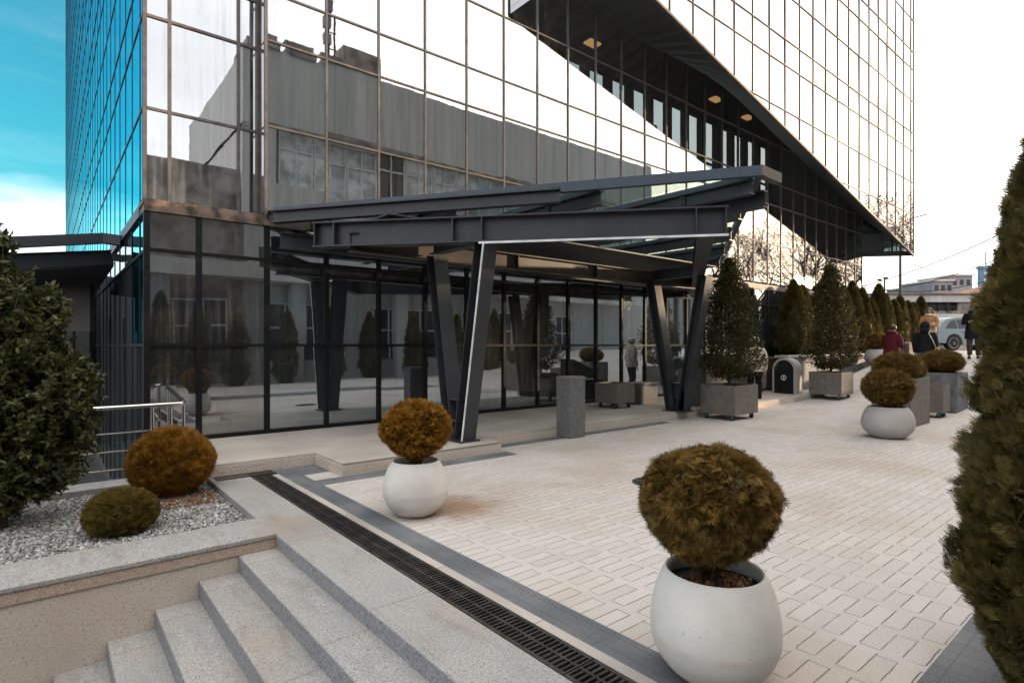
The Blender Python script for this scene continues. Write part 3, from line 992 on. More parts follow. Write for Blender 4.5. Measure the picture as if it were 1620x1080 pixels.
# glass sheets between rafters
gl = MB()
def gp(u, y): return (u, y, roof_z(u) + .002)
us = [1.7, 3.0, 4.3, 5.3, 6.24, 7.8, 9.4, 11.0, 12.6, 13.9]
for a, b in zip(us[:-1], us[1:]):
    def ye(u):
        return (C0.y + (CC.y - C0.y) * (u - C0.x) / (CC.x - C0.x) if u <= CC.x else CC.y + (CR.y - CC.y) * (u - CC.x) / (CR.x - CC.x)) + .05
    q = [gp(a + .01, ye(a)), gp(b - .01, ye(b)), gp(b - .01, -.1), gp(a + .01, -.1)]
    o = MB().add(q, [(0, 1, 2, 3)]).build('glass_sheet', MT['glass_roof'], can)
# V columns
for (u, y) in ((3.5, -2.42), (8.95, -2.33)):
    col = empty('v_column', (0, 0, 0)); col.parent = can; col.location = (u - 5, y + 3, 0)
    for sgn in (-1, 1):
        p0 = Vector((u, y + sgn * .115, .17)); p1 = Vector((u, y + sgn * .62, 2.868))
        mb = MB(); mb.ibeam(p0, p1, .24, .20, .016, .012, up=(0, -1, 0))
        mb.build('leg', MT['steel'], col)
        if sgn < 0 and u < 5:
            mb = MB(); off = Vector((-.118, -.104, 0))
            mb.bar(p0 + off, p1 + off, .016, .02, up=(0, -1, 0)); mb.build('light_strip', MT['strip'], col)
    mb = MB()
    for zz, hw in ((.42, .06), (.72, .10)):
        mb.box(u - .10, u + .10, y - hw - .05, y + hw + .05, zz, zz + .014)
    mb.box(u - .006, u + .006, y - .14, y + .14, .17, .72)
    mb.build('stiffener', MT['steel'], col)
    mb = MB(); mb.box(u - .17, u + .17, y - .26, y + .26, .151, .172); mb.build('base_plate', MT['steel'], col)

# second canopy, along the left side of the tower
can2 = thing('side_canopy', 'dark steel canopy with grey gutter left of the tower behind the laurel', 'canopy', (-2, 4, 2.5))
def P2(px, d, z): return at((px - 810) / 898 * d, d, z)
mb = MB(); mb.bar(P2(-60, 8.6, 3.02), P2(163, 9.9, 3.36), .2, .17); mb.bar(P2(163, 9.9, 3.36), P2(193, 10.0, 3.335), .2, .17)
mb.build('gutter', MT['soffit'], can2)
mb = MB(); mb.ibeam(P2(-60, 8.7, 2.75), P2(177, 10.2, 3.08), .14, .25); mb.build('edge_beam', MT['steel'], can2)
mb = MB(); mb.bar(P2(177, 10.2, 3.09), P2(197, 10.3, 3.06), .12, .12); mb.build('bracket', MT['steel'], can2)
mb = MB()
a, b, c, d_ = P2(-60, 9.0, 2.62), P2(180, 10.3, 2.93), P2(150, 13.5, 2.72), P2(-60, 13.5, 2.6)
mb.add([a, b, c, d_] + [(p[0], p[1], p[2] + .12) for p in (a, b, c, d_)], [(0, 1, 2, 3), (4, 7, 6, 5), (0, 4, 5, 1), (1, 5, 6, 2), (2, 6, 7, 3), (3, 7, 4, 0)])
mb.build('roof_deck', MT['interior'], can2)
mb = MB(); mb.bar(P2(107, 11.0, 2.22), P2(146, 11.0, 2.22), .12, .9); mb.bar(P2(-40, 11.3, 2.10), P2(72, 11.3, 2.10), .12, .9); mb.bar(P2(66, 11.1, 2.6), P2(112, 11.1, 2.6), .1, .12)
mb.build('fascia_wall', MT['steelbrown'], can2)
sw = thing('recess_shade_backing', 'dark backing sheet painted as the shade behind the side canopy', 'building', P2(60, 15, -1.3))
mb = MB(); mb.bar(P2(-300, 14.5, 1.1), P2(150, 15.5, 1.1), .3, 4.6); mb.build('wall', MT['interior'], sw)  # dark sheet stands in for the shaded void below the canopy
mb = MB()
for i in range(8):
    mb.bar(P2(-40 + i * 26, 14.0, .6), P2(-38 + i * 26, 14.0, .6), .05, 3.2)
mb.build('window_frame', MT['mullion_dark'], sw)

# ------------------------------------------------------------------ foliage helpers
def proto_frond(k=5, width=.62):
    """flat feathery spray of small diamonds, length 1 along +y"""
    V = []; F = []
    def diamond(x, y, ang, L, w, z):
        b = len(V)
        dx, dy = math.sin(ang), math.cos(ang)
        for t, s in ((0, 0), (.45, w), (1, 0), (.45, -w)):
            V.append((x + dx * L * t + dy * s * L, y + dy * L * t - dx * s * L, z + .10 * math.sin(3 * t)))
        F.append((b, b + 1, b + 2, b + 3))
    for i in range(k):
        y = .06 + .62 * i / k; L = (.52 - .30 * i / k) * width / .62
        diamond(0, y, .70, L * 1.2, .062, .0); diamond(0, y + .05, -.70, L * 1.2, .062, .02)
    diamond(0, .35, 0, .65, .06, .01); diamond(0, 0, 0, .5, .04, .0)
    return np.array(V), F


def proto_leaf(w=.42, fold=.12):
    V = [(0, 0, 0), (w * .5, .3, fold), (w * .42, .65, fold), (0, 1, -.10), (-w * .42, .65, fold), (-w * .5, .3, fold), (0, .5, 0)]
    F = [(0, 1, 6), (1, 2, 6), (2, 3, 6), (3, 4, 6), (4, 5, 6), (5, 0, 6)]
    return np.array(V), F


def proto_tri(k=3):
    V = []; F = []
    for i in range(k):
        a = (i - (k - 1) / 2) * .75
        b = len(V); dx, dy = math.sin(a), math.cos(a)
        for t, s in ((0, 0), (.5, .06), (1, 0), (.5, -.06)):
            V.append((dx * t + dy * s, dy * t - dx * s, .08 * (i % 2)))
        F.append((b, b + 1, b + 2, b + 3))
    return np.array(V), F


def cloud(pts, dirs, sizes, proto, twist=1.0, tint=None, rng=nrng):
    """place a proto leaf at every point, pointing along dirs; returns verts, faces, tint"""
    PV, PF = proto
    n = len(pts); k = len(PV)
    d = dirs / np.linalg.norm(dirs, axis=1, keepdims=True)
    r = rng.normal(size=(n, 3))
    x = np.cross(d, r); x /= np.linalg.norm(x, axis=1, keepdims=True) + 1e-9
    z = np.cross(x, d)
    M = np.stack([x, d, z], axis=2)                       # columns
    P = np.einsum('nij,kj->nki', M, PV) * sizes[:, None, None] + pts[:, None, :]
    F = []
    base = np.arange(n) * k
    for f in PF:
        F.append(np.array(f)[None, :] + base[:, None])
    if tint is None: tint = rng.random(n)
    return P.reshape(-1, 3), F, np.repeat(tint, k)


def foliage(name, parts, mat, parent=None, extra=None):
    """parts: list of cloud() results joined into one mesh"""
    V = []; FA = []; T = []; off = 0
    for P, Fs, t in parts:
        V.append(P); T.append(t)
        for f in Fs: FA.append(f + off)
        off += len(P)
    if extra:
        for vs, fs in extra:
            V.append(np.array(vs, float)); T.append(np.full(len(vs), .05))
            for f in fs: FA.append(np.array([f]) + off)
            off += len(vs)
    V = np.concatenate(V); T = np.concatenate(T)
    if parent is not None:
        o_ = Vector((0, 0, 0)); p = parent
        while p is not None: o_ += Vector(p.location); p = p.parent
        V = V - np.array(o_)
    me = bpy.data.meshes.new(name)
    loops = np.concatenate([f.ravel() for f in FA]); tot = np.concatenate([np.full(len(f), f.shape[1]) for f in FA])
    me.vertices.add(len(V)); me.vertices.foreach_set('co', V.astype(np.float32).ravel())
    me.loops.add(len(loops)); me.loops.foreach_set('vertex_index', loops.astype(np.int32))
    me.polygons.add(len(tot)); me.polygons.foreach_set('loop_start', (np.cumsum(tot) - tot).astype(np.int32))
    me.update(calc_edges=True); me.validate()
    a = me.attributes.new('tint', 'FLOAT', 'POINT'); a.data.foreach_set('value', T.astype(np.float32))
    me.materials.append(mat)
    o = bpy.data.objects.new(name, me); COL.objects.link(o)
    if parent is not None: o.parent = parent
    return o


def unit(n, rng=nrng):
    v = rng.normal(size=(n, 3)); return v / np.linalg.norm(v, axis=1, keepdims=True)


def lumps(v, seed, amp, k=9):
    """smooth bumps on the unit sphere"""
    q = np.random.default_rng(seed); c = unit(k * 3, q); a = q.normal(size=k * 3)
    return 1 + amp * np.clip((np.maximum(0, v @ c.T) ** 10) @ a, -1.6, 1.6)


def core(c, rx, ry, rz):
    b = MB().ball(c, rx, ry, rz, 16, 10); return b.v, b.f


def ball_bush(root, c, rx, rz, n, mat, size, proto, seed, stem=None, droop=.25, corek=.74):
    """clipped globe of thuja: fronds all through its outer shell"""
    q = np.random.default_rng(seed)
    v = unit(n, q)
    rr = (.70 + .30 * q.random(n) ** .5) * lumps(v, seed, .055)
    nt = max(60, n // 34)                                 # sprays gathered in tufts of one tone
    tv = unit(nt, q); own = np.argmax(v @ tv.T, 1)
    near = np.max(v @ tv.T, 1); spread = 1 - math.cos(2.0 / math.sqrt(nt))
    amp = q.normal(size=nt) * .016
    rr = rr * (1 + amp[own] + .025 * np.clip(1 - (1 - near) / spread, 0, 1))
    pts = v * rr[:, None] * np.array([rx, rx, rz]) + np.array(c)
    ta = tv + q.normal(size=(nt, 3)) * .35
    dirs = v * .35 + ta[own] * .55 + np.array([0, 0, .30 - droop]) + q.normal(size=(n, 3)) * .42
    t = np.clip((.42 + q.normal(size=nt) * .13)[own] + q.normal(size=n) * .22, 0, 1)
    parts = [cloud(pts - dirs / np.linalg.norm(dirs, axis=1, keepdims=True) * size * .5, dirs, size * (.65 + .7 * q.random(n)), proto, tint=t, rng=q)]
    if stem:                                              # bare twigs and hanging sprays under the globe
        m = int(n * .16)
        zt = stem
        tt = q.random(m); a = q.random(m) * 6.283
        r = (.05 + .62 * tt ** 1.2) * rx * (.5 + .5 * q.random(m))
        p = np.stack([c[0] + r * np.cos(a), c[1] + r * np.sin(a), zt + (c[2] - rz * .62 - zt) * (tt ** .8) + q.random(m) * .05], 1)
        dd = np.stack([np.cos(a) * .6, np.sin(a) * .6, np.full(m, .8)], 1) + q.normal(size=(m, 3)) * .4
        parts.append(cloud(p, dd, size * (.7 + .5 * q.random(m)), proto, tint=q.random(m) * .6, rng=q))
    o = foliage('foliage', parts, mat, root, [core(c, rx * corek, rx * corek, rz * corek)])
    if stem:
        b = MB()
        for i in range(16):
            a = q.random() * 6.283; r1 = rx * (.25 + .5 * q.random())
            b.tube([(c[0] + .03 * math.cos(a), c[1] + .03 * math.sin(a), stem - .03),
                    (c[0] + r1 * .35 * math.cos(a), c[1] + r1 * .35 * math.sin(a), stem + (c[2] - stem) * .4),
                    (c[0] + r1 * math.cos(a), c[1] + r1 * math.sin(a), c[2] - rz * .2)], [.011, .008, .004], 6)
        b.tube([(c[0], c[1], stem - .04), (c[0] + .01, c[1], c[2])], [.025, .012], 8)
        b.build('trunk', MT['bark'], root)
    return o


def column_bush(root, h, rad, n, mat, size, proto, seed, z0=.0, tip=1.0, corek=.72, flare=.0, pw=1.75):
    """columnar thuja about the origin of root"""
    q = np.random.default_rng(seed)
    def prof(t): return rad * np.minimum(1, (t + .06) / .22) ** .6 * np.maximum(.02, 1 - t ** pw) ** (.75 * tip) * (1 + flare * (1 - t))
    t = q.random(n) ** .85; a = q.random(n) * 6.283
    v = np.stack([np.cos(a), np.sin(a), (t - .5) * 3.2], 1); vn = v / np.linalg.norm(v, axis=1, keepdims=True)
    r = prof(t) * (.62 + .38 * q.random(n) ** .5) * (1 + .10 * np.sin(a * 5 + t * 17 + seed) + .07 * np.sin(t * 41 + a * 3)) * lumps(vn, seed, .09, 14)
    L = np.array(root.location)
    pts = np.stack([r * np.cos(a), r * np.sin(a), z0 + t * h], 1) + L
    nt = max(50, n // 60)
    tt_, ta_ = q.random(nt) ** .85, q.random(nt) * 6.283
    tc = np.stack([np.cos(ta_) * .5, np.sin(ta_) * .5, tt_ * h / rad * .35], 1)
    pv = np.stack([np.cos(a) * .5, np.sin(a) * .5, t * h / rad * .35], 1)
    own = np.concatenate([np.argmin(((pv[i:i + 2000, None, :] - tc[None]) ** 2).sum(2), 1) for i in range(0, n, 2000)])
    amp = q.normal(size=nt) * .07
    pts[:, :2] = L[:2] + (pts[:, :2] - L[:2]) * (1 + amp[own])[:, None]
    td = np.stack([np.cos(ta_), np.sin(ta_), np.full(nt, .8)], 1) + q.normal(size=(nt, 3)) * .35
    d = td[own] * .7 + np.stack([np.cos(a), np.sin(a), np.full(n, .5)], 1) * .4 + q.normal(size=(n, 3)) * .38
    tn = np.clip((.42 + q.normal(size=nt) * .14)[own] + q.normal(size=n) * .2, 0, 1)
    dn = d / np.linalg.norm(d, axis=1, keepdims=True)
    parts = [cloud(pts - dn * size * .55, d, size * (.6 + .8 * q.random(n)), proto, tint=tn, rng=q)]
    b = MB(); ks = 14
    b.lathe([(max(.004, float(prof(np.array(i / ks)) * corek)), z0 + i / ks * h * .97) for i in range(ks + 1)], tuple(L), 14)
    o = foliage('foliage', parts, mat, root, [(b.v, b.f)])
    b = MB(); b.tube([tuple(L + np.array([0, 0, -.02])), tuple(L + np.array([0, 0, h * .4]))], [.05, .03], 8); b.build('trunk', MT['bark'], root)
    return o


def leafy_cone(root, h, rad, z0, n, mat, leaf, seed, trunk_h, base_narrow=.35, twigs=True):
    """loose holly cone with leaf clusters and gaps"""
    q = np.random.default_rng(seed)
    L = np.array(root.location); L[2] = 0.0
    nc = n // 9
    def prof(t): return rad * np.minimum(1, base_narrow + .1 + t / .2) * np.maximum(.03, 1 - t ** 1.25) ** .72
    t = q.random(nc) ** 1.15; a = q.random(nc) * 6.283
    r = prof(t) * (.30 + .70 * q.random(nc) ** .55) * (1 + .15 * np.sin(a * 4 + t * 13 + seed) + .10 * np.sin(t * 37 + a * 2) + .15 * q.normal(size=nc))
    cpts = np.stack([r * np.cos(a), r * np.sin(a), z0 + t * h], 1)
    ax = np.stack([np.cos(a), np.sin(a), .35 + .9 * q.random(nc)], 1)
    P = np.repeat(cpts, 9, 0) + q.normal(size=(nc * 9, 3)) * leaf * .75
    D = np.repeat(ax, 9, 0) + q.normal(size=(nc * 9, 3)) * .85
    tn = np.clip(np.repeat(q.random(nc), 9) * .5 + q.random(nc * 9) * .5, 0, 1)
    o = foliage('foliage', [cloud(P + L, D, leaf * (.7 + .6 * q.random(nc * 9)), proto_leaf(.52), tint=tn, rng=q)], mat, root)
    b = MB()
    b.tube([tuple(L + np.array([0, 0, trunk_h - .1])), tuple(L + np.array([.01, .01, z0 + h * .45])), tuple(L + np.array([.0, .02, z0 + h * .97]))], [.035, .024, .006], 8)
    for i in range(60):
        j = int(q.integers(nc)); p = cpts[j]
        zz = max(trunk_h + .03, p[2] - .5 * math.hypot(p[0], p[1]))
        b.tube([tuple(L + np.array([0, 0, zz])), tuple(L + np.array([p[0] * .5, p[1] * .5, (zz + p[2]) / 2 + .02])), tuple(L + p)], [.009, .006, .003], 5)
    b.build('trunk', MT['bark'], root)
    return o


# ------------------------------------------------------------------ round pots
def round_pot(name, label, loc, rmax, h, ropen, rbase, mat, group=None):
    t = thing(name, label, 'plant pot', loc, 0, group)
    zc = h * .46
    au = (h - zc) / math.sqrt(1 - (ropen + .014) ** 2 / rmax ** 2)
    al = zc / math.sqrt(1 - rbase ** 2 / rmax ** 2)
    prof = [(rbase * .97, 0.0)]
    for i in range(25):
        z = .004 + (h - .004) * i / 24
        k = (z - zc) / (au if z > zc else al)
        prof.append((rmax * math.sqrt(max(.01, 1 - k * k)), z))
    prof += [(ropen + .009, h + .004), (ropen + .002, h + .001), (ropen - .002, h - .012), (ropen + .02, h - .09)]
    mb = MB(); mb.lathe(prof, loc, 56)
    mb.build('shell', mat, t, smooth=True, angle=50)
    mb = MB(); mb.lathe([(ropen + .015, h - .075), (ropen * .6, h - .062), (ropen * .2, h - .05), (.0001, h - .045)], loc, 28)
    mb.build('soil', MT['soil'], t, smooth=True)
    return t


FR = proto_frond(5); FR2 = proto_frond(3); TRI = proto_tri(3); TRI5 = proto_tri(5)
round_pot('round_pot', 'large white round pot with dark soil nearest the camera at the corner of the paving', (1.285, -7.73, .004), .284, .475, .205, .15, MT['pot'], 'round white pots')
b1_ = thing('ball_shrub', 'large bronze-green ball shaped thuja in the nearest white pot', 'shrub', (1.29, -7.73, .40))
ball_bush(b1_, (1.262, -7.71, .785), .285, .252, 17000, MT['thuja_brown'], .062, FR, 3, stem=.43, corek=.72, droop=.75)
# reddish litter on the soil
o = scatter_stones(160, 1.17, 1.41, -7.85, -7.61, .428, .006, .022, 'leaf_litter', MT['leaflitter'], .006)
tag(o, 'reddish dry litter on the soil of the nearest pot', 'litter')
round_pot('round_pot', 'white round pot holding the orange shrub, by the slot drain near the V column', (1.48, -4.69, .004), .288, .47, .190, .15, MT['pot'], 'round white pots')
b2_ = thing('ball_shrub', 'bright orange-brown ball thuja in the white pot in front of the V column', 'shrub', (1.48, -4.69, .40))
ball_bush(b2_, (1.48, -4.69, .755), .305, .255, 14000, MT['thuja_orange'], .052, FR, 5, stem=.43, corek=.76)
round_pot('round_pot', 'wide squat grey round pot in front of the tall concrete planter', (9.53, -5.9, .004), .375, .50, .26, .20, MT['potgrey'])
b3_ = thing('ball_shrub', 'dark brown-green ball thuja in the squat grey round pot', 'shrub', (9.53, -5.9, .42))
ball_bush(b3_, (9.53, -5.9, .80), .375, .31, 8000, MT['thuja_brown'], .058, FR2, 6, stem=.45)
round_pot('round_pot', 'small far grey round pot by the hedge wall behind the person in maroon', (21.2, -2.0, terrain(21.2)), .38, .52, .26, .20, MT['potgrey'])
b4_ = thing('ball_shrub', 'brown ball shrub in the far round pot by the hedge', 'shrub', (21.2, -2.0, terrain(21.2) + .45))
ball_bush(b4_, (21.2, -2.0, terrain(21.2) + .80), .36, .30, 1500, MT['thuja_brown'], .09, TRI, 7, stem=.46 + terrain(21.2))
# shrubs in the gravel
b5_ = thing('ball_shrub', 'large orange-brown clipped ball shrub on the gravel beside the railing', 'shrub', (-.05, -2.30, -.06))
ball_bush(b5_, (-.05, -2.28, .285), .405, .355, 34000, MT['thuja_orange'], .038, TRI5, 8, corek=.88)
b6_ = thing('ball_shrub', 'small low olive and orange cushion shrub on the gravel in front of the larger ball', 'shrub', (-.60, -3.38, -.06))
ball_bush(b6_, (-.565, -3.38, .10), .265, .19, 24000, MT['box_green'], .030, TRI5, 9, corek=.88)

# laurel on the left
lr = thing('laurel_shrub', 'tall dark green laurel shrub with glossy leaves at the left end of the gravel bed', 'shrub', (-1.36, -2.62, -.06))
q = np.random.default_rng(21)
blobs = [((-1.32, -2.62, .62), .64, .52), ((-1.22, -2.62, 1.10), .62, .46), ((-1.42, -2.60, 1.5), .56, .46), ((-1.66, -2.55, 2.05), .36, .48), ((-1.12, -2.68, 1.72), .26, .34), ((-1.75, -2.5, .9), .6, .7), ((-1.85, -2.5, 1.7), .45, .6), ((-.96, -2.66, .72), .36, .40), ((-1.52, -2.6, 2.5), .10, .25), ((-1.0, -2.66, 1.2), .34, .3)]
blobs += [((-1.62, -2.58, 2.2), .30, .40), ((-1.3, -2.6, 1.85), .42, .36), ((-1.45, -2.62, .32), .50, .30), ((-1.1, -2.62, .40), .40, .25), ((-1.9, -2.5, 2.2), .35, .5), ((-1.72, -2.52, 2.42), .36, .32), ((-1.48, -2.6, 2.28), .26, .36)]
P = []; D = []
for (c, r, rz), nn in zip(blobs, (330, 330, 280, 170, 90, 200, 150, 120, 16, 110, 130, 170, 170, 110, 110, 110, 80)):
    v = unit(nn, q); rr = .45 + .55 * q.random(nn) ** .6
    P.append(v * (rr * lumps(v, 5, .12))[:, None] * np.array([r, r, rz]) + np.array(c)); D.append(v + np.array([0, 0, .7]) + q.normal(size=(nn, 3)) * .35)
P = np.concatenate(P); D = np.concatenate(D); nn = len(P); K = 17
D /= np.linalg.norm(D, axis=1, keepdims=True)
LP = np.repeat(P, K, 0) - np.repeat(D, K, 0) * (q.random(nn * K) * .16)[:, None]
LD = np.repeat(D, K, 0) * .55 + q.normal(size=(nn * K, 3)) * .75
tn = np.clip(np.repeat(q.random(nn), K) * .45 + q.random(nn * K) * .55, 0, 1)
foliage('foliage', [cloud(LP, LD, .058 * (.65 + .7 * q.random(nn * K)), proto_leaf(.46), tint=tn, rng=q)], MT['laurel'], lr)
b = MB()
for i in range(0, nn, 5):
    p = P[i]; s = np.array([-1.40 + q.normal() * .05, -2.6 + q.normal() * .05, .1 + .4 * max(0, p[2])])
    b.tube([tuple(s), tuple((s + p) / 2 + np.array([0, 0, -.05])), tuple(p)], [.012, .008, .003], 5)
b.tube([(-1.36, -2.62, -.1), (-1.40, -2.60, .5), (-1.42, -2.58, 1.4), (-1.5, -2.58, 2.0)], [.055, .045, .03, .012], 9)
b.build('trunk', MT['bark'], lr)

# near thuja on the right edge
nt_ = thing('column_thuja', 'tall dark thuja column filling the right edge of the view', 'thuja', (2.255, -8.79, .0))
column_bush(nt_, 2.60, .298, 66000, MT['thuja_green'], .064, FR, 31, tip=.98, corek=.80, pw=3.3)
bedr = thing('ball_shrub', 'x', 'x') if False else None

# ------------------------------------------------------------------ square planters
def caster(parent, x, y, h=.11, rz=0.0):
    c = MB(); c.box(x - .035, x + .035, y - .035, y + .035, h - .012, h); c.box(x - .03, x - .022, y - .02, y + .03, .03, h - .012); c.box(x + .022, x + .03, y - .02, y + .03, .03, h - .012)
    o = c.build('caster', MT['castermetal'], parent)
    w = MB(); w.tube([(x - .018, y + .01, .042), (x + .018, y + .01, .042)], .042, 16)
    w.build('wheel', MT['rubber'], o); return o


def planter(label, loc, sx, sy, h, mat, wheels=True, soil=True, group=None, name='planter_box'):
    """box planter; loc = centre of the foot, built at the origin then moved"""
    t = thing(name, label, 'planter', (0, 0, 0), 0, group)
    zb = .115 if wheels else .0
    x0, x1, y0, y1 = -sx / 2, sx / 2, -sy / 2, sy / 2; w = .03
    m = MB(); a = zb + h
    outer = [(x0, y0), (x1, y0), (x1, y1), (x0, y1)]; inner = [(x0 + w, y0 + w), (x1 - w, y0 + w), (x1 - w, y1 - w), (x0 + w, y1 - w)]
    vs = [(p[0], p[1], zb) for p in outer] + [(p[0], p[1], a) for p in outer] + [(p[0], p[1], a) for p in inner] + [(p[0], p[1], a - .07) for p in inner]
    fs = [(3, 2, 1, 0)]
    for i in range(4):
        j = (i + 1) % 4
        fs += [(i, j, 4 + j, 4 + i), (4 + i, 4 + j, 8 + j, 8 + i), (8 + i, 8 + j, 12 + j, 12 + i)]
    m.add(vs, fs); m.build('box', mat, t, bevel=.006)
    s = MB(); s.add([(p[0], p[1], a - .06) for p in inner], [(0, 1, 2, 3)]); s.build('soil', MT['soil'] if soil else mat, t)
    if wheels:
        for cx_ in (x0 + .09, x1 - .09):
            for cy_ in (y0 + .09, y1 - .09): caster(t, cx_, cy_)
    t.location = loc
    return t


planter('grey concrete planter box on casters with a holly cone beside the V column', (9.86, -2.94, 0), .92, .76, .58, MT['concrete'])
h1 = thing('holly_tree', 'holly cone with glossy leaves in the wheeled planter beside the right V column', 'holly', (9.86, -2.94, .6))
leafy_cone(h1, 2.40, .66, .84, 12500, MT['holly'], .055, 41, .6)
planter('grey concrete planter box on casters with a tall holly right of the bin', (15.35, -2.78, terrain(15.35)), .80, .82, .60, MT['concrete'])
h2 = thing('holly_tree', 'tall loose holly cone in the wheeled planter right of the bin', 'holly', (15.35, -2.78, terrain(15.3) + .6))
leafy_cone(h2, 2.70, .68, .90, 10500, MT['holly'], .065, 43, .7)
planter('small square concrete planter on casters standing on the platform between the V columns', (8.52, -1.02, .151), .60, .62, .42, MT['concrete'])
planter('narrow dark planter on casters between the two tall concrete planters', (13.35, -5.52, 0), .52, .55, .56, MT['concrete'], group=None)
tall_a = planter('tall square concrete planter right behind the squat grey round pot', (11.56, -5.50, 0), 1.18, .62, .89, MT['concrete'], False, name='tall_planter')
tall_b = planter('tall square blue-grey concrete planter, the rightmost beside the thuja', (14.75, -5.35, terrain(14.7) * .8), .95, .82, .86, MT['concrete_blue'], False, name='tall_planter')
s1 = thing('cushion_shrub', 'dark brown cushion shrub filling the tall planter behind the grey round pot', 'shrub', (11.5, -5.3, .88))
ball_bush(s1, (11.30, -5.50, 1.09), .40, .28, 6000, MT['thuja_brown'], .05, TRI5, 12, corek=.85)
s1b = thing('cushion_shrub', 'smaller cushion shrub squeezed beside the other in the same tall planter', 'shrub', (11.9, -5.5, .88))
ball_bush(s1b, (11.95, -5.52, 1.06), .29, .26, 4000, MT['thuja_brown'], .05, TRI5, 14, corek=.85)
s2 = thing('cushion_shrub', 'dark cushion shrub filling the rightmost tall planter', 'shrub', (14.75, -5.35, .95))
ball_bush(s2, (14.75, -5.35, 1.13), .46, .28, 6000, MT['thuja_brown'], .05, TRI5, 13, corek=.85)
planter('low dark planter on casters against the glass behind the bin', (14.55, -.85, .15), 1.0, .6, .50, MT['concrete'])

blk = thing('concrete_pillar', 'upright rough dark concrete block on the paving between the V columns', 'concrete block', (5.60, -2.56, 0))
mb = MB(); mb.box(5.42, 5.78, -2.72, -2.40, 0, .985)
mb.build('block', MT['concrete_block'], blk, bevel=.015)
mb = MB(); mb.box(5.415, 5.785, -2.725, -2.395, .93, .992); mb.build('cap', MT['concrete_block'], blk, bevel=.012)
lb = thing('concrete_seat_block', 'low square concrete block on the platform left of the right V column', 'concrete block', (9.65, -.85, .15))
mb = MB(); mb.box(9.36, 9.98, -1.08, -.62, .15, .60); mb.build('block', MT['concrete_block'], lb, bevel=.012)
mb = MB(); mb.box(9.34, 10.0, -1.10, -.60, .601, .64); mb.build('slab', MT['concrete'], lb, bevel=.008)
wd = thing('concrete_cheek_wall', 'dark concrete cheek wall with sloping top behind the right V column', 'wall', (10.5, -1.9, 0))
mb = MB(); y0, y1 = -2.25, -1.75
mb.add([(10.1, y0, .0), (11.0, y0, .0), (11.0, y0, .80), (10.1, y0, 1.12), (10.1, y1, .0), (11.0, y1, .0), (11.0, y1, .80), (10.1, y1, 1.12)],
       [(0, 1, 2, 3), (7, 6, 5, 4), (0, 4, 5, 1), (1, 5, 6, 2), (2, 6, 7, 3), (3, 7, 4, 0)]); mb.build('block', MT['concrete'], wd, bevel=.01)

# recycling bin with rounded top
bn = thing('litter_bin', 'stone litter bin with rounded top and dark front panel with a round emblem', 'bin', (15.1, -1.72, .05))
def arch(x, y0, y1, h, n=14):
    w = (y1 - y0) / 2; c = (y0 + y1) / 2
    return [(x, y0, 0.0)] + [(x, c - w * math.cos(math.pi * i / n), h - w + w * math.sin(math.pi * i / n)) for i in range(n + 1)] + [(x, y1, 0.0)]
def arch_x(y, x0, x1, h, n=14, zb=0.0):
    w = (x1 - x0) / 2; c = (x0 + x1) / 2
    return [(x0, y, zb)] + [(c - w * math.cos(math.pi * i / n), y, h - w + w * math.sin(math.pi * i / n)) for i in range(n + 1)] + [(x1, y, zb)]
def prism(mb, a, b):
    n = len(a); mb.add(a + b, [tuple(range(n)), tuple(range(n, 2 * n))[::-1]] + [(i, n + i, n + (i + 1) % n, (i + 1) % n) for i in range(n)])
# its panel faces the camera side: the face with normal -x
zb = .045
mb = MB(); A_ = [(p[0], p[1], p[2] + zb) for p in arch(14.90, -2.05, -1.39, 1.10)]; B_ = [(p[0], p[1], p[2] + zb) for p in arch(15.30, -2.05, -1.39, 1.10)]
prism(mb, A_, B_); mb.build('shell', MT['potgrey'], bn, bevel=.012)
mb = MB(); A_ = [(p[0], p[1], p[2] + zb + .05) for p in arch(14.888, -1.985, -1.455, .985)]; B_ = [(p[0], p[1], p[2] + zb + .05) for p in arch(14.902, -1.985, -1.455, .985)]
prism(mb, A_, B_); mb.build('front_panel', MT['steelblue'] if False else MT['mullion_dark'], bn)
mb = MB(); mb.tube([(14.872, -1.72, .86 + zb), (14.9, -1.72, .86 + zb)], .125, 24); mb.build('opening', MT['void'], bn)
mb = MB()
for i in range(20):
    t0, t1 = 2 * math.pi * i / 20, 2 * math.pi * (i + 1) / 20
    mb.add([(14.886, -1.72 + r * math.cos(t), .55 + zb + r * math.sin(t)) for r, t in ((.075, t0), (.075, t1), (.055, t1), (.055, t0))], [(0, 1, 2, 3)])
mb.box(14.884, 14.8875, -1.735, -1.712, .515 + zb, .59 + zb); mb.box(14.884, 14.8875, -1.752, -1.7, .505 + zb, .52 + zb)
mb.build('emblem', MT['whiteframe'], bn)

# stainless railing beside the gravel bed
rl = thing('handrail', 'stainless steel railing with four bars behind the gravel bed, turning to the tower', 'railing', (-1.5, -1.52, 0))
y = -1.52; xe = .20; rr = .024
mb = MB()
pts = [(-5, y, .79), (xe - .06, y, .815)] + [(xe - .06 + .06 * math.sin(a), y + .06 - .06 * math.cos(a), .815 + .004 * k) for k, a in enumerate((.4, .8, 1.2, 1.57))] + [(xe, y + .55, .88), (xe, -.30, .93)]
mb.tube(pts, rr, 12); mb.build('top_rail', MT['chrome'], rl, smooth=True)
for z in (.53, .33, .13):
    mb = MB(); mb.tube([(-5, y, z), (xe - .16, y, z)], .011, 8); mb.build('bar', MT['chrome'], rl, smooth=True)
mb = MB(); mb.tube([(xe, y + .1, .62), (xe, y + .5, .50), (xe, -.35, .42)], .011, 8); mb.build('bar', MT['chrome'], rl, smooth=True)
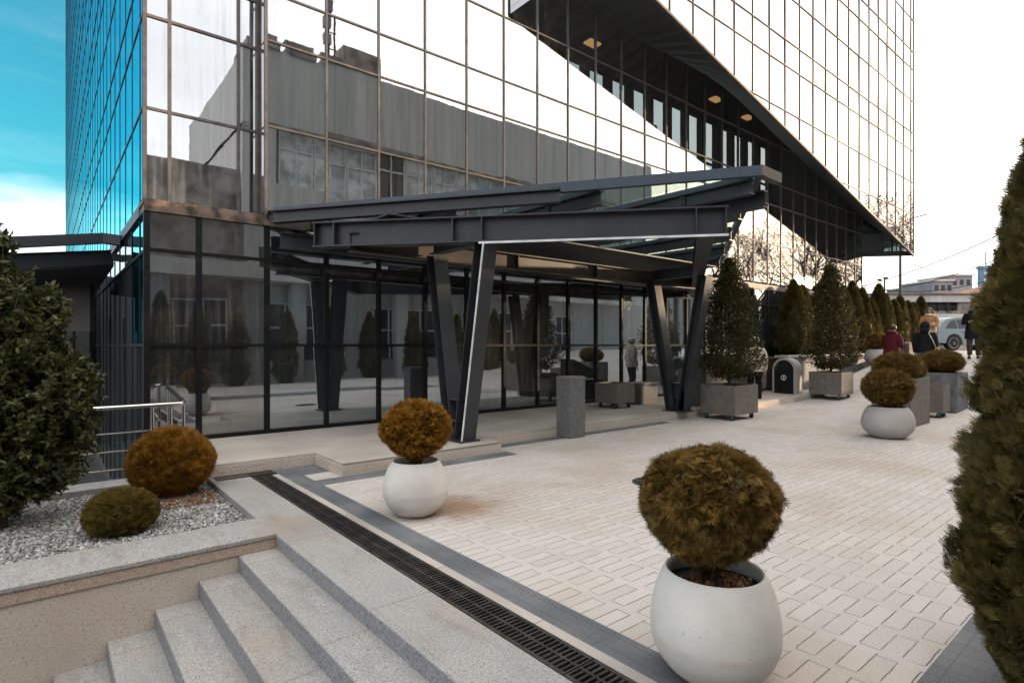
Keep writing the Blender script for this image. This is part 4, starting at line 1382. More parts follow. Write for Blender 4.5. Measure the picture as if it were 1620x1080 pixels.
for x in (-4.2, -2.9, -1.6, -.12, .06):
    mb = MB(); mb.tube([(x, y, .0), (x, y, .79)], .021, 12); mb.lathe([(.05, 0), (.05, .012), (.022, .02)], (x, y, .0), 16)
    mb.build('post', MT['chrome'], rl, smooth=True, angle=40)
mb = MB(); mb.tube([(xe, y + .05, .0), (xe, y + .05, .80)], .021, 12); mb.build('post', MT['chrome'], rl, smooth=True, angle=40)
mb = MB(); mb.tube([(xe, -.42, .15), (xe, -.42, .92)], .021, 12); mb.build('post', MT['chrome'], rl, smooth=True, angle=40)

# ------------------------------------------------------------------ hedge, retaining wall
rw = thing('hedge_wall', 'low grey wall with pale coping in front of the thuja hedge', 'wall', (20, -1.4, .6))
mb = MB(); mb.box(15.6, 26.5, -1.50, -1.20, -.2, 1.14); mb.build('wall_face', MT['concrete_blue'], rw)
mb = MB(); mb.box(15.55, 26.5, -1.56, -1.14, 1.141, 1.20); mb.build('coping', MT['beige'], rw, bevel=.006)
mb = MB(); mb.box(15.6, 34, -1.2, 1.2, -.2, 1.12); struct('hedge_bed', mb, MT['soil'])
cub = thing('kerb_block', 'white rendered low block at the far end of the hedge', 'wall', (25.6, -1.9, 1.2))
mb = MB(); mb.box(25.0, 26.3, -2.15, -1.75, 1.1, 1.62); mb.build('block', MT['whiteplaster'], cub, bevel=.01)
mb = MB(); mb.box(24.3, 24.99, -2.1, -1.75, 1.0, 1.58); mb.build('side', MT['rustband'], cub)
hedge_proto = []
for i, (hh, rad, seed) in enumerate(((2.55, .50, 51), (2.4, .46, 52), (2.75, .48, 53))):
    t = thing('hedge_thuja', 'x', 'thuja', (0, 0, 0))
    column_bush(t, hh, rad, 7000, MT['thuja_hedge'], .12, TRI, seed, tip=.85, corek=.80)
    hedge_proto.append(t)
spots = [(17.6, -.78), (18.75, -.55), (19.9, -.7), (20.9, -.62), (21.9, -.7), (22.8, -.66), (23.7, -.7), (24.6, -.66), (25.5, -.7), (26.4, -.66), (27.3, -.7), (28.2, -.66), (29.1, -.7), (30.0, -.66), (31.0, -.7)]
names = ['first', 'second', 'third', 'fourth', 'fifth', 'sixth', 'seventh', 'eighth', 'ninth', 'tenth', 'eleventh', 'twelfth', 'thirteenth', 'fourteenth', 'fifteenth']
used = set()
for i, (x, yy) in enumerate(spots):
    p = hedge_proto[i % 3]
    o = p if (i % 3) not in used else copy_tree(p)
    used.add(i % 3)
    o.location = (x, yy, 1.10); o.rotation_euler = (0, 0, i * 1.9)
    s = .93 + .14 * rnd.random(); sx = .92 + .16 * rnd.random(); o.scale = (sx, sx, s)
    o['label'] = f'{names[i]} thuja of the hedge on the low wall, counted from the bin towards the street'
    o['group'] = 'thujas of the hedge along the tower'

# ------------------------------------------------------------------ people
def skin_body(name, joints, edges, mat, parent, root=0, sub=1):
    me = bpy.data.meshes.new(name)
    me.from_pydata([j[:3] for j in joints], edges, [])
    o = bpy.data.objects.new(name, me); COL.objects.link(o)
    sk = o.modifiers.new('skin', 'SKIN'); sk.use_smooth_shade = True
    for i, j in enumerate(joints):
        v = me.skin_vertices[0].data[i]; v.radius = (j[3], j[4] if len(j) > 4 else j[3]); v.use_root = (i == root)
    ss_ = o.modifiers.new('sub', 'SUBSURF'); ss_.levels = sub; ss_.render_levels = sub
    dg = bpy.context.evaluated_depsgraph_get(); dg.update()
    m2 = bpy.data.meshes.new_from_object(o.evaluated_get(dg))
    o.modifiers.clear(); o.data = m2; bpy.data.meshes.remove(me)
    m2.materials.clear(); m2.materials.append(mat)
    m2.polygons.foreach_set('use_smooth', [True] * len(m2.polygons))
    o.parent = parent
    return o


def cloth(name, col, rough=.85): return m_plain(name, col, rough, 0, .18, 14.0, .25, 30, .2, True)


SK = m_plain('skin', (.48, .27, .18), .55, 0, .08, 10.0)


def person(label, loc, face, scale=1.0, coat=None, coat_hem=.78, coat_name='coat', flare=.0, trousers=None, hair=None, hood=None, arms='down', hat=None, trim=None, bag=None, stride=.10, head_tilt=0.0, long_hair=False, collar=None):
    t = thing('person', label, 'person', (0, 0, 0))
    J = []; E = []
    def j(x, y, z, r, r2=None, p=None):
        J.append((x, y, z, r, r2 or r)); i = len(J) - 1
        if p is not None: E.append((p, i))
        return i
    pel = j(0, 0, .93, .125, .10); sp = j(0, 0, 1.10, .115, .09, pel); ch = j(0, .0, 1.30, .135, .10, sp); nk0 = j(0, -.005, 1.44, .065, .06, ch)
    nk = j(0, .005, 1.49, .052, .052, nk0); jaw = j(0, .03 + head_tilt * .05, 1.545, .062, .07, nk); hd = j(0, .02 + head_tilt * .10, 1.61 - head_tilt * .02, .078, .092, jaw); tp = j(0, .012 + head_tilt * .12, 1.675 - head_tilt * .03, .060, .068, hd)
    armpts = {}
    for s in (-1, 1):
        hip = j(s * .095, 0, .88, .088, None, pel); kn = j(s * .10, .04 + s * stride * .5, .50, .058, None, hip); an = j(s * .10, s * stride - .02, .09, .038, None, kn); j(s * .11, s * stride + .11, .035, .032, None, an)
        sh = j(s * .175, 0, 1.385, .058, None, ch)
        if arms == 'down': el = (s * .235, -.02, 1.12); wr = (s * .235, .05, .88)
        elif arms == 'front': el = (s * .24, .03, 1.12); wr = (s * .075, .24, 1.12)
        elif arms == 'phone': el = (s * .23, .0, 1.13); wr = (s * .10, .22, 1.20)
        else: el = (s * .24, .02, 1.13); wr = ((s * .10, .22, 1.16) if s > 0 else (s * .23, .05, .9))
        e_ = j(*el, .042, None, sh); w_ = j(*wr, .028, None, e_)
        dv = (Vector(wr) - Vector(el)).normalized(); pm = Vector(wr) + dv * .055
        pa = j(pm.x, pm.y, pm.z, .034, .02, w_)
        side = dv.cross(Vector((0, 1, .3))).normalized()
        for k in range(4):                                  # four fingers, each its own bent chain
            off = side * (.024 - .016 * k)
            f1 = pm + dv * (.045 + .008 * (k in (1, 2))) + off; cu = Vector((-s * .014, .018, -.012))
            a_ = j(f1.x, f1.y, f1.z, .009, None, pa); f2 = f1 + dv * .028 + cu; j(f2.x, f2.y, f2.z, .007, None, a_)
        th = Vector(wr) + dv * .03 + side * .045 + Vector((-s * .01, .015, 0)); a_ = j(th.x, th.y, th.z, .010, None, w_); th2 = th + dv * .03; j(th2.x, th2.y, th2.z, .008, None, a_)
        armpts[s] = ((s * .175, 0, 1.385), el, wr)
    nose = j(0, .128 + head_tilt * .08, 1.592, .012, None, hd)
    skin_body('body', J, E, SK, t)
    def tubes(name, items, mat, n=12):
        mb = MB()
        for pts, rads in items: mb.tube(pts, rads, n)
        return mb.build(name, mat, t, smooth=True, angle=60)
    # trousers
    if trousers:
        it = []
        for s in (-1, 1):
            it.append(([(s * .075, 0, .98), (s * .095, 0, .86), (s * .10, .04 + s * stride * .5, .50), (s * .10, s * stride - .02, .11)], [(.10, .115), (.098, .105), (.072, .075), (.058, .062)]))
        tubes('trousers', it, trousers)
        mb = MB()
        for s in (-1, 1):
            mb = MB(); mb.ball((s * .105, s * stride + .045, .045), .052, .135, .05, 12, 8); mb.build('shoe', MT['rubber'], t, smooth=True)
    if coat:
        mb = MB()
        zs = [coat_hem, coat_hem + .06, .90 if coat_hem < .85 else coat_hem + .12, 1.05, 1.20, 1.32, 1.41, 1.455, 1.48]
        zs = sorted(set(zs))
        pts = [(0, -.005, z) for z in zs]; rd = []
        for z in zs:
            if z < 1.0: rr_ = (.205 + flare * (1.0 - z), .165 + flare * .8 * (1.0 - z))
            elif z < 1.25: rr_ = (.198, .152)
            elif z < 1.36: rr_ = (.215, .155)
            elif z < 1.43: rr_ = (.185, .13)
            elif z < 1.47: rr_ = (.115, .10)
            else: rr_ = (.085, .085)
            rd.append(rr_)
        # lathe-like rings so that the hem stays level
        vs = []; fs = []; n = 18
        for (x_, y_, z_), (ra, rb) in zip(pts, rd):
            for k in range(n):
                a = 2 * math.pi * k / n; w_ = 1 + .025 * math.sin(a * 5 + z_ * 9)
                vs.append((x_ + ra * w_ * math.cos(a), y_ + rb * w_ * math.sin(a), z_))
        for i in range(len(pts) - 1):
            for k in range(n): fs.append((i * n + k, i * n + (k + 1) % n, (i + 1) * n + (k + 1) % n, (i + 1) * n + k))
        fs.append(tuple(range((len(pts) - 1) * n, len(pts) * n)))
        mb.add(vs, fs)
        for s in (-1, 1):
            a, b_, c = [Vector(p) for p in armpts[s]]
            mb.tube([a + Vector((-s * .03, 0, .015)), a + (b_ - a) * .35, b_ + Vector((0, -.012, -.012)), b_ + (c - b_) * .5, c], [.088, .092, .080, .070, .058], 12)
        mb.build(coat_name, coat, t, smooth=True, angle=65)
        if trim:
            mb = MB()
            mb.lathe([(.208, coat_hem - .02), (.225, coat_hem + .01), (.218, coat_hem + .05), (.2, coat_hem + .055)], (0, -.005, 0), 20, 0, 1.0, .8)
            mb.lathe([(.07, 1.43), (.135, 1.44), (.13, 1.49), (.085, 1.515)], (0, .005, 0), 18, 0, 1.05, .95)
            for s in (-1, 1):
                b_, c = Vector(armpts[s][1]), Vector(armpts[s][2]); d = (c - b_).normalized()
                mb.tube([c - d * .05, c + d * .012], [.068, .064], 12)
            mb.build('fleece_trim', trim, t, smooth=True, angle=60)
    ht = head_tilt
    if hair:
        mb = MB(); vs0 = len(mb.v)
        mb.ball((0, .0 + ht * .10, 1.638 - ht * .02), .095, .108, .098, 18, 12)
        keep = MB(); keep.v = mb.v
        for f in mb.f:
            c = [sum(mb.v[i][k] for i in f) / len(f) for k in range(3)]
            if not (c[1] > .045 + ht * .1 and c[2] < 1.672) and c[2] > 1.535: keep.f.append(f); keep.m.append(0)
        if long_hair:
            for sgn in (-1, 1):
                keep.tube([(sgn * .075, -.02, 1.66), (sgn * .105, .0, 1.55), (sgn * .115, .02, 1.42), (sgn * .10, .045, 1.28)], [(.03, .045), (.038, .05), (.034, .045), (.012, .02)], 10)
            keep.tube([(0, -.08, 1.62), (0, -.11, 1.5), (0, -.13, 1.34)], [(.08, .04), (.10, .04), (.06, .02)], 12)
        keep.build('hair', hair, t, smooth=True)
        mb = MB()
        for s in (-1, 1): mb.ball((s * .031, .098 + ht * .1, 1.622), .011, .008, .007, 8, 6)
        mb.build('eyes', MT['void'], t)
        mb = MB(); mb.ball((0, .098 + ht * .1, 1.556), .024, .010, .006, 8, 6); mb.build('mouth', m_plain('lips', (.30, .09, .08), .5), t)
        mb = MB()
        for s in (-1, 1): mb.ball((s * .083, .012 + ht * .1, 1.605), .012, .02, .03, 8, 6)
        mb.build('ears', SK, t)
    if hood:
        mb = MB(); mb.ball((0, -.015 + ht * .12, 1.615 - ht * .02), .122, .135, .135, 18, 12); mb.tube([(0, -.02, 1.42), (0, -.02, 1.50), (0, -.01 + ht * .08, 1.56)], [(.15, .12), (.13, .12), (.11, .11)], 14)
        mb.build('hood', hood, t, smooth=True)
    if collar:
        mb = MB(); mb.lathe([(.11, 1.42), (.145, 1.45), (.12, 1.52), (.08, 1.53)], (0, -.01, 0), 18); mb.build('collar', collar, t, smooth=True)
    if hat:
        mb = MB(); mb.ball((0, .012, 1.655), .108, .118, .09, 18, 10); mb.lathe([(.10, 1.60), (.116, 1.605), (.116, 1.65), (.105, 1.655)], (0, .012, 0), 20); mb.build('hat', hat, t, smooth=True)
    t.location = loc; t.scale = (scale,) * 3
    t.rotation_euler = (0, 0, math.atan2(-face[0], face[1]))
    return t


maroon = cloth('maroon_wool', (.090, .012, .020)); blackc = cloth('black_wool', (.010, .011, .015)); beige_s = cloth('tan_suede', (.42, .22, .10)); fleece = cloth('cream_fleece', (.62, .50, .40), .95)
jeans = cloth('blue_jeans', (.11, .16, .23)); darkjeans = cloth('dark_jeans', (.022, .028, .045)); browntr = cloth('brown_trousers', (.06, .045, .038)); cream = cloth('cream_jacket', (.56, .50, .44))
hair_br = m_plain('brown_hair', (.05, .022, .012), .5); hair_dk = m_plain('dark_hair', (.018, .010, .008), .5); hair_re = m_plain('auburn_hair', (.11, .045, .02), .5)
person('person in a long maroon coat walking away with head bowed', (18.2, -3.35, terrain(18.2)), (.80, -.15), 1.0, coat=maroon, coat_hem=.58, flare=.16, trousers=darkjeans, hair=hair_br, arms='front', head_tilt=.6, collar=maroon)
pb = person('person in a black hooded jacket seen from behind with a tan shoulder bag', (18.27, -4.16, terrain(18.27)), (.85, .1), 1.02, coat=blackc, coat_hem=.86, flare=.1, trousers=jeans, hood=blackc, arms='down', stride=.07)
person('person with long auburn hair in a tan fleece-trimmed jacket facing the camera', (23.6, -2.9, terrain(23.6)), (-.95, -.28), 1.0, coat=beige_s, coat_hem=.86, coat_name='jacket', flare=.08, trousers=jeans, hair=hair_re, long_hair=True, arms='front', trim=fleece, stride=.03)
person('person in a knee-length black coat standing beside the car and the thuja', (22.9, -4.32, terrain(22.9)), (-.75, -.1), 1.06, coat=blackc, coat_hem=.62, flare=.10, trousers=browntr, hair=hair_br, arms='one', stride=.06, collar=blackc)
person('person in a cream jacket and white knitted hat half hidden behind the holly', (12.82, -1.95, 0), (.8, .35), 1.0, coat=cream, coat_hem=.84, trousers=blackc, hair=hair_dk, hat=MT['whiteplaster'], arms='down', stride=.03)
# the shoulder bag is held: a thing of its own
bg_ = thing('shoulder_bag', 'tan shoulder bag with pale strap hanging on the person in black', 'bag', (0, 0, 0))
mb = MB(); mb.ball((.26, -.02, .93), .07, .12, .11, 14, 10); mb.build('pouch', cloth('tan_leather', (.22, .15, .09), .6), bg_, smooth=True)
mb = MB(); mb.tube([(.10, -.165, 1.40), (.19, -.175, 1.2), (.25, -.10, 1.0)], .014, 8); mb.tube([(.11, -.10, 1.46), (.10, -.165, 1.40)], .014, 8); mb.build('strap', fleece, bg_, smooth=True)
bg_.location = pb.location; bg_.rotation_euler = pb.rotation_euler; bg_.scale = pb.scale

# ------------------------------------------------------------------ parked car (side view, rear towards the left)
car = thing('parked_car', 'pale blue-grey estate car parked behind the people by the hedge', 'car', (0, 0, 0))
paint = m_plain('pale_blue_paint', (.20, .255, .30), .3, .0, .05, 2.0)
sill = [(-.86, .36), (-.88, .62), (-.84, .86), (-.76, .98), (-.55, 1.26), (-.25, 1.47), (.3, 1.58), (1.1, 1.60), (1.8, 1.52), (2.35, 1.25), (2.75, 1.04), (3.5, .96), (3.78, .82), (3.86, .58), (3.82, .34), (3.36, .30)]
def arc(cx_, r, z0=.36):
    return [(cx_ + r * math.cos(a), z0 + r * math.sin(a)) for a in [i * math.pi / 8 for i in range(0, 9)]]
wh = [0.0, 2.85]
outline = sill + arc(wh[1], .43)[0:] + [(2.38, .26), (.48, .26)] + arc(wh[0], .43) + [(-.46, .34)]
def halfwidth(z): return .93 if z < .9 else .93 - .26 * min(1, (z - .9) / .7)
mb = MB(); n = len(outline); vs = []
for s, k in ((-1, 1.0), (-1, .0), (1, .0), (1, 1.0)):
    pass
rings = []
for s in (-1, -.94, .94, 1):
    ring = []
    for x_, z_ in outline:
        hw = halfwidth(z_)
        f = .985 if abs(s) == 1 else 1.0
        xx = 1.5 + (x_ - 1.5) * f; zz = .9 + (z_ - .9) * f
        ring.append((xx, hw * s, zz))
    rings.append(ring)
vs = [p for r_ in rings for p in r_]; fs = []
for i in range(3):
    for k in range(n):
        k2 = (k + 1) % n; fs.append((i * n + k, (i + 1) * n + k, (i + 1) * n + k2, i * n + k2))
fs.append(tuple(range(n))); fs.append(tuple(range(3 * n, 4 * n))[::-1])
mb.add(vs, fs); mb.build('body', paint, car, smooth=True, angle=35)
def side_panel(pts, name, mat, s, out=.004):
    vs = [(x_, s * (halfwidth(z_) + out), z_) for x_, z_ in pts]
    m = MB(); m.add(vs, [tuple(range(len(vs))) if s < 0 else tuple(range(len(vs)))[::-1]]); return m.build(name, mat, car)
for s in (-1, 1):
    side_panel([(-.40, 1.04), (.25, 1.03), (.25, 1.44), (-.02, 1.40)], 'window', MT['darkwin'], s)
    side_panel([(.30, 1.03), (1.15, 1.03), (1.15, 1.50), (.30, 1.46)], 'window', MT['darkwin'], s)
    side_panel([(1.20, 1.03), (2.28, 1.03), (1.78, 1.42), (1.20, 1.50)], 'window', MT['darkwin'], s)
    mb = MB(); mb.box(.42, .60, s * .93 - .014, s * .93 + .014, .86, .90); mb.box(1.4, 1.58, s * .93 - .014, s * .93 + .014, .86, .90); mb.build('handle', paint, car)
    for x_ in wh:
        mb = MB(); y_ = s * .82
        mb.tube([(x_, y_ - .11, .36), (x_, y_ + .11, .36)], .36, 28); o = mb.build('wheel', MT['rubber'], car, bevel=.02)
        mb = MB(); ys = y_ + s * .112
        for k in range(24):
            t0, t1 = 2 * math.pi * k / 24, 2 * math.pi * (k + 1) / 24
            mb.add([(x_ + r_ * math.cos(t_), ys, .36 + r_ * math.sin(t_)) for r_, t_ in ((.26, t0), (.26, t1), (.225, t1), (.225, t0))], [(0, 1, 2, 3)])
        for k in range(7):
            t_ = 2 * math.pi * k / 7
            mb.bar((x_ + .04 * math.cos(t_), ys, .36 + .04 * math.sin(t_)), (x_ + .235 * math.cos(t_), ys, .36 + .235 * math.sin(t_)), .012, .05, up=(0, 1, 0))
        mb.tube([(x_, ys - .01, .36), (x_, ys + .012 * s, .36)], .05, 12)
        mb.build('rim', MT['chrome'], o)
mb = MB(); mb.box(-.885, -.82, -.80, -.45, .70, .88); mb.build('tail_light', m_plain('red_lens', (.28, .02, .02), .25), car)
mb = MB(); mb.box(-.885, -.82, .45, .80, .70, .88); mb.build('tail_light', m_plain('red_lens_far', (.28, .02, .02), .25), car)
mb = MB(); mb.box(3.70, 3.80, -.82, -.5, .68, .82); mb.build('headlight', MT['whiteframe'], car)
mb = MB(); mb.box(-.93, -.84, -.8, .8, .34, .56); mb.build('bumper', MT['rubber'], car)
car.location = at(20.6, 27.5, terrain(30) + .0); car.rotation_euler = (0, 0, math.atan2(AY, AX) + .10)

# ------------------------------------------------------------------ across the street
RZ = math.atan2(AY, AX)
def local(name, label, cat, X, D, z=1.23):
    return thing(name, label, cat, at(X, D, z), RZ)
def lb_(t, mb, name, mat, **k):                                # meshes given in the thing's own axes
    o = mb.build(name, mat, None, **k); o.parent = t; return o


oc = local('concrete_building', 'weathered two storey concrete building with stained parapet across the street', 'building', 34, 46)
mb = MB(); mb.box(-9, 14, 0, 8, 0, 3.05); mb.box(-9, -.8, -.02, 0.1, 3.05, 3.75); mb.box(2.1, 14, -.02, .1, 3.05, 3.75); mb.box(-9, 14, .5, 8, 3.0, 3.8); lb_(oc, mb, 'wall', MT['oldconcrete_far'])
mb = MB(); mb.box(-9.2, 14.2, -.15, 8.2, 3.76, 4.35); lb_(oc, mb, 'parapet', MT['oldconcrete'])
mb = MB(); mb.box(-9.3, 14.3, -.25, 8.3, 4.351, 4.45); lb_(oc, mb, 'roof_edge', MT['rooftile'])
for i in range(4):
    mb = MB(); mb.box(-.75 + i * .72, -.11 + i * .72, .30, .36, 3.06, 3.75); lb_(oc, mb, 'window', MT['darkwin'])
mb = MB()
for x_ in (-.2, .5, 1.25): mb.box(x_ - .02, x_ + .02, -.1, .0, 2.95, 3.8)
mb.box(-.8, 2.1, -.1, -.05, 3.4, 3.43); lb_(oc, mb, 'balcony_rail', MT['steelbrown'])
for x_ in (-4.4, -3.3):
    mb = MB(); mb.box(x_, x_ + .6, -.025, .02, 2.2, 3.3); lb_(oc, mb, 'window', MT['darkwin'])
ki = local('kiosk', 'low white kiosk with flat roof and grey shutter behind the parked car', 'kiosk', 28.2, 38)
mb = MB(); mb.box(-1.5, 2.2, 0, 3.0, 0, 1.78); lb_(ki, mb, 'wall', MT['creamplaster'])
mb = MB(); mb.box(-1.75, 2.6, -.45, 3.2, 1.781, 1.93); lb_(ki, mb, 'roof', MT['greyfar'])
mb = MB(); mb.box(-1.7, 2.55, -.40, 3.1, 1.931, 2.35); lb_(ki, mb, 'roof_upstand', MT['whiteplaster'])
mb = MB(); mb.box(-1.2, .8, -.03, .01, .05, 1.45); lb_(ki, mb, 'shutter', MT['greyfar'])
hs = local('tiled_house', 'house with rust coloured sloping roof rising behind the concrete building', 'house', 54.5, 62)
mb = MB(); mb.box(-5, 12, 0, 8, 0, 5.2); lb_(hs, mb, 'wall', MT['creamplaster'])
mb = MB(); mb.add([(-6, -.6, 5.1), (12.5, -.6, 5.2), (12.5, 9, 5.2), (-6, 9, 5.1), (1, 4, 7.4), (12, 4, 7.4)], [(0, 1, 5, 4), (3, 4, 5, 2), (0, 4, 3), (1, 2, 5), (0, 3, 2, 1)]); lb_(hs, mb, 'roof', MT['rooftile'])
for k, (X, D, w_, hh) in enumerate(((54.6, 72, 2.6, 9.6), (57.8, 73, 2.8, 10.4), (56.0, 77, 2.4, 9.4))):
    t = local('apartment_block', ['small pale grey block over the concrete roof, middle one', 'pale grey flat roofed block over the concrete roof, tallest one', 'pale grey block over the concrete roof, leftmost and lowest'][k], 'building', X, D)
    mb = MB(); mb.box(-w_ / 2, w_ / 2, 0, 6, 0, hh - 1.2); lb_(t, mb, 'wall', MT['greyfar'])
    mb = MB(); mb.box(-w_ / 2 - .2, w_ / 2 + .2, -.2, 6.2, hh - 1.199, hh - 1.0); lb_(t, mb, 'roof', MT['whiteplaster'])
    for i in range(3):
        mb = MB(); mb.box(-w_ / 2 + .3 + i * w_ / 3.2, -w_ / 2 + .8 + i * w_ / 3.2, -.03, .02, hh - 2.4, hh - 1.7); lb_(t, mb, 'window', MT['darkwin'])
bt = local('blue_high_rise', 'distant blue high rise beside the thuja at the right', 'building', 127, 150)
mb = MB(); mb.box(-2.4, 4, 0, 2, 0, 20.6); lb_(bt, mb, 'wall', MT['bluefar'])
mb = MB()
for i in range(9): mb.box(-2.3, 3.9, -.1, .05, 18.9 - i * 1.9, 19.6 - i * 1.9)
lb_(bt, mb, 'window_band', MT['palewin'])
mb = MB(); mb.box(-2.6, 4.2, -.2, 2.2, 20.601, 21.2); mb.box(-1.0, -.8, 1, 1.2, 21.2, 25); lb_(bt, mb, 'roof', MT['bluefar'])
# lamps and cables
lp = local('street_lamp', 'short twin headed lamp post rising behind the hedge', 'street lamp', 23.3, 35.5)
mb = MB(); mb.tube([(0, 0, 0), (0, 0, 4.45)], [.06, .045], 8); lb_(lp, mb, 'pole', MT['mullion_dark'])
for s in (-1, 1):
    mb = MB(); mb.tube([(0, 0, 4.4), (s * .08, 0, 4.52), (s * .16, 0, 4.5)], .03, 6); mb.ball((s * .26 - .06, .0 if s < 0 else .2, 4.36 if s < 0 else 4.5), .15, .12, .07, 10, 6); lb_(lp, mb, 'lamp_head', MT['mullion_dark'])
tl = local('street_lamp', 'tall thin street lamp mast showing under the tower corner with an arm to the right', 'street lamp', 23.6, 34.5)
mb = MB(); mb.tube([(0, 0, 0), (0, 0, 7.8)], [.10, .06], 10); lb_(tl, mb, 'pole', MT['steelbrown'])
mb = MB(); mb.tube([(0, 0, 7.8), (.5, 0, 7.92), (1.0, 0, 8.05)], .035, 6); mb.bar((.95, 0, 8.04), (1.55, 0, 8.2), .14, .06); lb_(tl, mb, 'lamp_arm', MT['steelbrown'])
def cable(a, b, sag, label):
    a = Vector(at((a[0] - 810) / 898 * a[2], a[2], 1.5 + (546 - a[1]) * a[2] / 898)); b = Vector(at((b[0] - 810) / 898 * b[2], b[2], 1.5 + (546 - b[1]) * b[2] / 898))
    mb = MB(); mb.tube([a.lerp(b, i / 14) + Vector((0, 0, -sag * 4 * (i / 14) * (1 - i / 14))) for i in range(15)], .034, 5)
    tag(mb.build('power_line', MT['cable'], None, origin=tuple(a)), label, 'cable', 'power lines over the street')
cable((1340, 458, 44), (1620, 352, 34), .45, 'uppermost power line, climbing steeply to the right over the street')
cable((1440, 452, 50), (1620, 392, 40), .3, 'middle power line over the street')
cable((1330, 440, 60), (1620, 425, 44), 1.6, 'lowest sagging power line over the street')
hz_ = local('low_houses', 'pale low roofs seen beyond the hedge under the tower corner', 'houses', 38, 70)
mb = MB(); mb.box(-3, 4.5, 0, 6, 0, 4.4); lb_(hz_, mb, 'wall', MT['whiteplaster'])
mb = MB(); mb.add([(-3.4, -.4, 4.4), (4.9, -.4, 4.4), (4.9, 6.4, 4.4), (-3.4, 6.4, 4.4), (-3.2, 3, 6.9), (4.7, 3, 6.9)], [(0, 1, 5, 4), (2, 3, 4, 5), (0, 4, 3), (1, 2, 5), (0, 3, 2, 1)]); lb_(hz_, mb, 'roof', MT['rooftile'])


# ------------------------------------------------------------------ bare trees (mirrored in the facade)
def bare_tree(name, label, loc, h, seed, group=None, depth=6):
    t = thing(name, label, 'tree', loc, 0, group)
    q = random.Random(seed); trunk = MB(); crown = MB()
    def grow(p, d, L, r, lev):
        pts = [p]; rads = [r]; k = 4
        for i in range(k):
            d = (d + Vector((q.gauss(0, .13), q.gauss(0, .13), q.gauss(.05, .08)))).normalized()
            p = p + d * L / k; pts.append(p); rads.append(max(.013, r * (1 - .42 * (i + 1) / k)))
        (trunk if lev == 0 else crown).tube(pts, rads, 7 if lev < 2 else (5 if lev < 4 else 3), cap=False)
        if lev >= depth: return
        nb = 3 if lev < 3 else q.choice((2, 3))
        for i in range(nb):
            a = q.random() * 6.283; sp_ = q.uniform(.35, .85)
            side = Vector((math.cos(a), math.sin(a), q.uniform(-.1, .3)))
            j_ = q.choice((2, 3, 4)) if i else 4
            grow(pts[j_], (d * (1 - sp_ * .5) + side * sp_).normalized(), L * q.uniform(.60, .80), rads[j_] * q.uniform(.55, .75), lev + 1)
    grow(Vector(loc), Vector((0, 0, 1)), h * .27, h * .022, 0)
    trunk.build('trunk', MT['barktree'], t, smooth=True); crown.build('branches', MT['barktree'], t)
    return t


bt1 = bare_tree('bare_tree', 'leafless tree by the street, mirrored in the tower glass', (44, -9, 1.25), 15, 1, 'bare trees by the street')
bt2 = bare_tree('bare_tree', 'leafless tree by the street, mirrored in the tower glass', (52, -14, 1.25), 16, 2, 'bare trees by the street')
for i, (x, y, s, a) in enumerate(((60, -10, 1.0, 1.0), (49, -19, .95, 2.2), (37.5, -14, .85, 4.0), (68, -16, 1.1, 5.2), (58, -22, 1.05, .4), (41, -12.5, .8, 3.0), (47, -11, 1.0, 5.5), (56, -12, 1.1, 2.8), (64, -13, 1.05, .1), (72, -13, 1.2, 4.4), (80, -17, 1.3, 1.7))):
    o = copy_tree(bt1 if i % 2 else bt2); o.location = (x, y, 1.25); o.rotation_euler = (0, 0, a); o.scale = (s, s, s)

o = copy_tree(bt2); o.location = (-1.5, -12.6, 0.0); o.rotation_euler = (0, 0, 2.0); o.scale = (.42, .42, .44); o['label'] = 'small leafless tree in front of the low wing, mirrored in the corner bay'
# ------------------------------------------------------------------ the block opposite, mirrored in the facade
op = thing('opposite_building', 'long grey concrete block across the forecourt, mirrored in the tower glass', 'building', (0, -17, 0))
YB = -16.0
mb = MB(); mb.box(5.4, 32.5, YB - 12, YB, -1.3, 8.3); mb.box(5.4, 32.5, YB - 12, YB, 10.8, 14.2); mb.box(5.4, 32.5, YB - 12, YB - .45, 8.3, 10.8); mb.box(5.4, 6.6, YB - .449, YB - .001, 8.3, 10.8); mb.build('wall', MT['oldconcrete'], op)
mb = MB(); mb.box(-34, 5.39, YB - 12, YB - .3, -1.3, 8.9); mb.build('low_wing', MT['oldconcrete_far'], op)
mb = MB()
for i in range(3): mb.box(5.5 + i * 1.55, 6.7 + i * 1.55, YB - 2, YB + .06, 14.2, 14.6)
mb.box(5.4, 32.6, YB - 12, YB + .08, 10.82, 11.0); mb.box(9.6, 11.4, YB - 3, YB + .04, 14.2, 15.3)
mb.build('parapet', MT['oldconcrete_far'], op)
k = 0; x = 6.8
while x < 31:
    if (k % 9) != 8:
        mb = MB(); mb.box(x, x + 1.5, YB - .42, YB - .36, 8.32, 10.78)
        o = mb.build('window', MT['darkwin'] if k % 7 == 3 else MT['palewin'], op)
        mb = MB()
        for xx in (x, x + .72, x + 1.45): mb.box(xx, xx + .06, YB - .36, YB - .28, 8.32, 10.78)
        mb.box(x, x + 1.5, YB - .355, YB - .30, 9.9, 9.97); mb.build('frame', MT['whiteframe'], o)
    x += 1.55; k += 1
for i, x0 in enumerate((-14, -9, -4, 1, 6, 11, 16, 21)):
    mb = MB(); mb.box(x0, x0 + 3.6, YB + .002, YB + .03, .9, 3.3); o = mb.build('window', MT['darkwin'], op)
    mb = MB()
    for kk in range(5): mb.box(x0 + kk * .88, x0 + kk * .88 + .08, YB + .03, YB + .07, .9, 3.3)
    mb.box(x0, x0 + 3.6, YB + .03, YB + .065, 2.2, 2.28); mb.box(x0, x0 + 3.6, YB + .03, YB + .065, 3.22, 3.3); mb.build('frame', MT['whiteframe'], o)
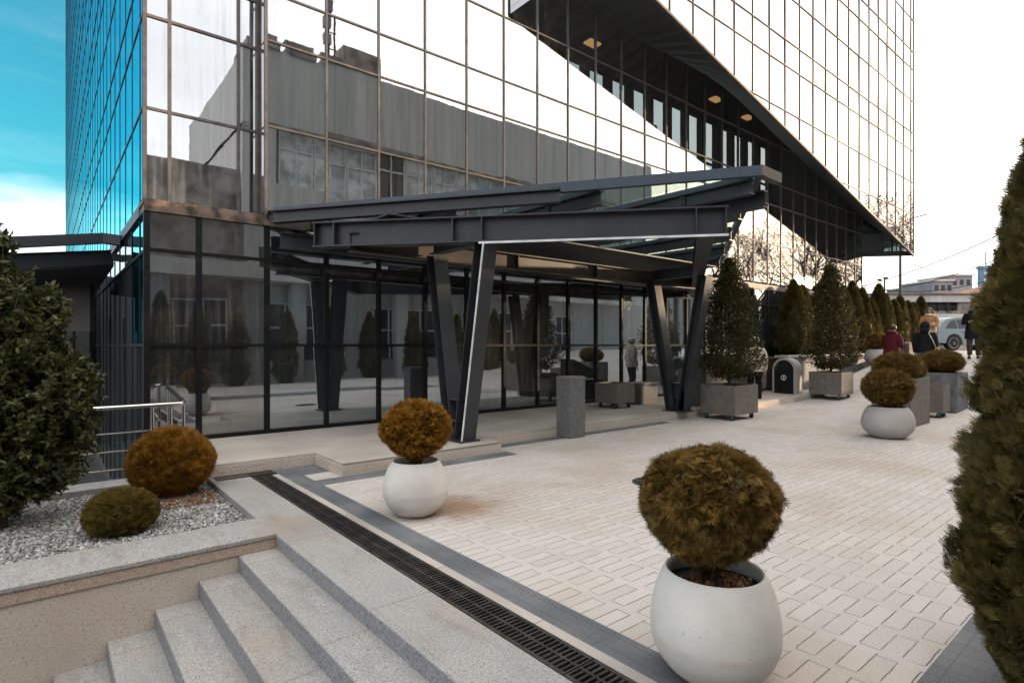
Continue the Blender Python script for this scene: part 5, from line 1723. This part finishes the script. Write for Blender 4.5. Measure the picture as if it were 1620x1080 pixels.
mb = MB(); mb.box(-20, 30, YB + .001, YB + 1.3, 4.1, 4.7); mb.build('canopy_slab', MT['whiteplaster'], op)
mb = MB()
for i in range(9): mb.box(-18 + i * 5, -17.4 + i * 5, YB + .2, YB + .7, 0, 4.1)
mb.build('pillar', MT['oldconcrete'], op)
an = thing('antenna_mast', 'thin antenna mast on the roof of the block opposite, mirrored in the glass', 'antenna', (9.3, -17, 14.2))
mb = MB(); mb.tube([(9.3, -17, 14.2), (9.3, -17, 18.0)], .05, 6); mb.tube([(9.6, -17, 14.2), (9.6, -17, 17.0)], .05, 6); mb.build('mast', MT['mullion_dark'], an)
mb = MB()
for z in (15.6, 16.4, 17.2): mb.box(9.15, 9.4, -17.2, -16.9, z, z + .5); mb.box(9.2, 9.7, -17.02, -16.98, z - .2, z - .15)
mb.build('panel', MT['greyfar'], an)
an2 = thing('annex_building', 'low grey annex beyond the bare trees, mirrored in the tower glass', 'building', (43, -24, 0))
mb = MB(); mb.box(33.5, 56, -30, -22, -1, 7.4); mb.build('wall', MT['oldconcrete_far'], an2)  # annex from the reflections, placed and sized to block low sun from the plaza
mb = MB()
for i in range(14): mb.box(34 + i * 1.6, 34.5 + i * 1.6, -21.995, -21.8, 1.2, 7.0)
mb.build('pilaster', MT['oldconcrete'], an2)
for i in range(13):
    mb = MB(); mb.box(34.6 + i * 1.6, 35.5 + i * 1.6, -21.999, -21.96, 2.2, 6.2); mb.build('window', MT['darkwin'], an2)
# thujas and pots on the far side of the forecourt, seen only as reflections
for i, x in enumerate((-3, -.4, 2.2, 4.6, 6.6, 8.4, 10.2, 12.4, 14.8, 17.2, 19.6)):
    o = copy_tree(hedge_proto[i % 3]); o.location = (x, -14.6 + .2 * (i % 2), 0.0); s = 1.0 + .35 * rnd.random(); o.scale = (1.05, 1.05, s); o.rotation_euler = (0, 0, i * 1.3)
    o['label'] = 'thuja on the far side of the forecourt, mirrored in the tower glass'; o['group'] = 'mirrored thujas'
rp = round_pot('round_pot', 'round pot on the far side of the forecourt, mirrored in the ground floor glass', (-1.2, -11.6, .0), .33, .5, .22, .17, MT['potgrey'])
tp_ = copy_tree(hedge_proto[1]); tp_.location = (-1.2, -11.6, .42); tp_.scale = (.8, .8, .7); tp_['label'] = 'small thuja in the round pot mirrored in the ground floor glass'; tp_['group'] = 'mirrored thujas'
for o in list(S.objects):
    if o.get('label') == 'x' or o.get('label') == '': print('BAD LABEL', o.name)
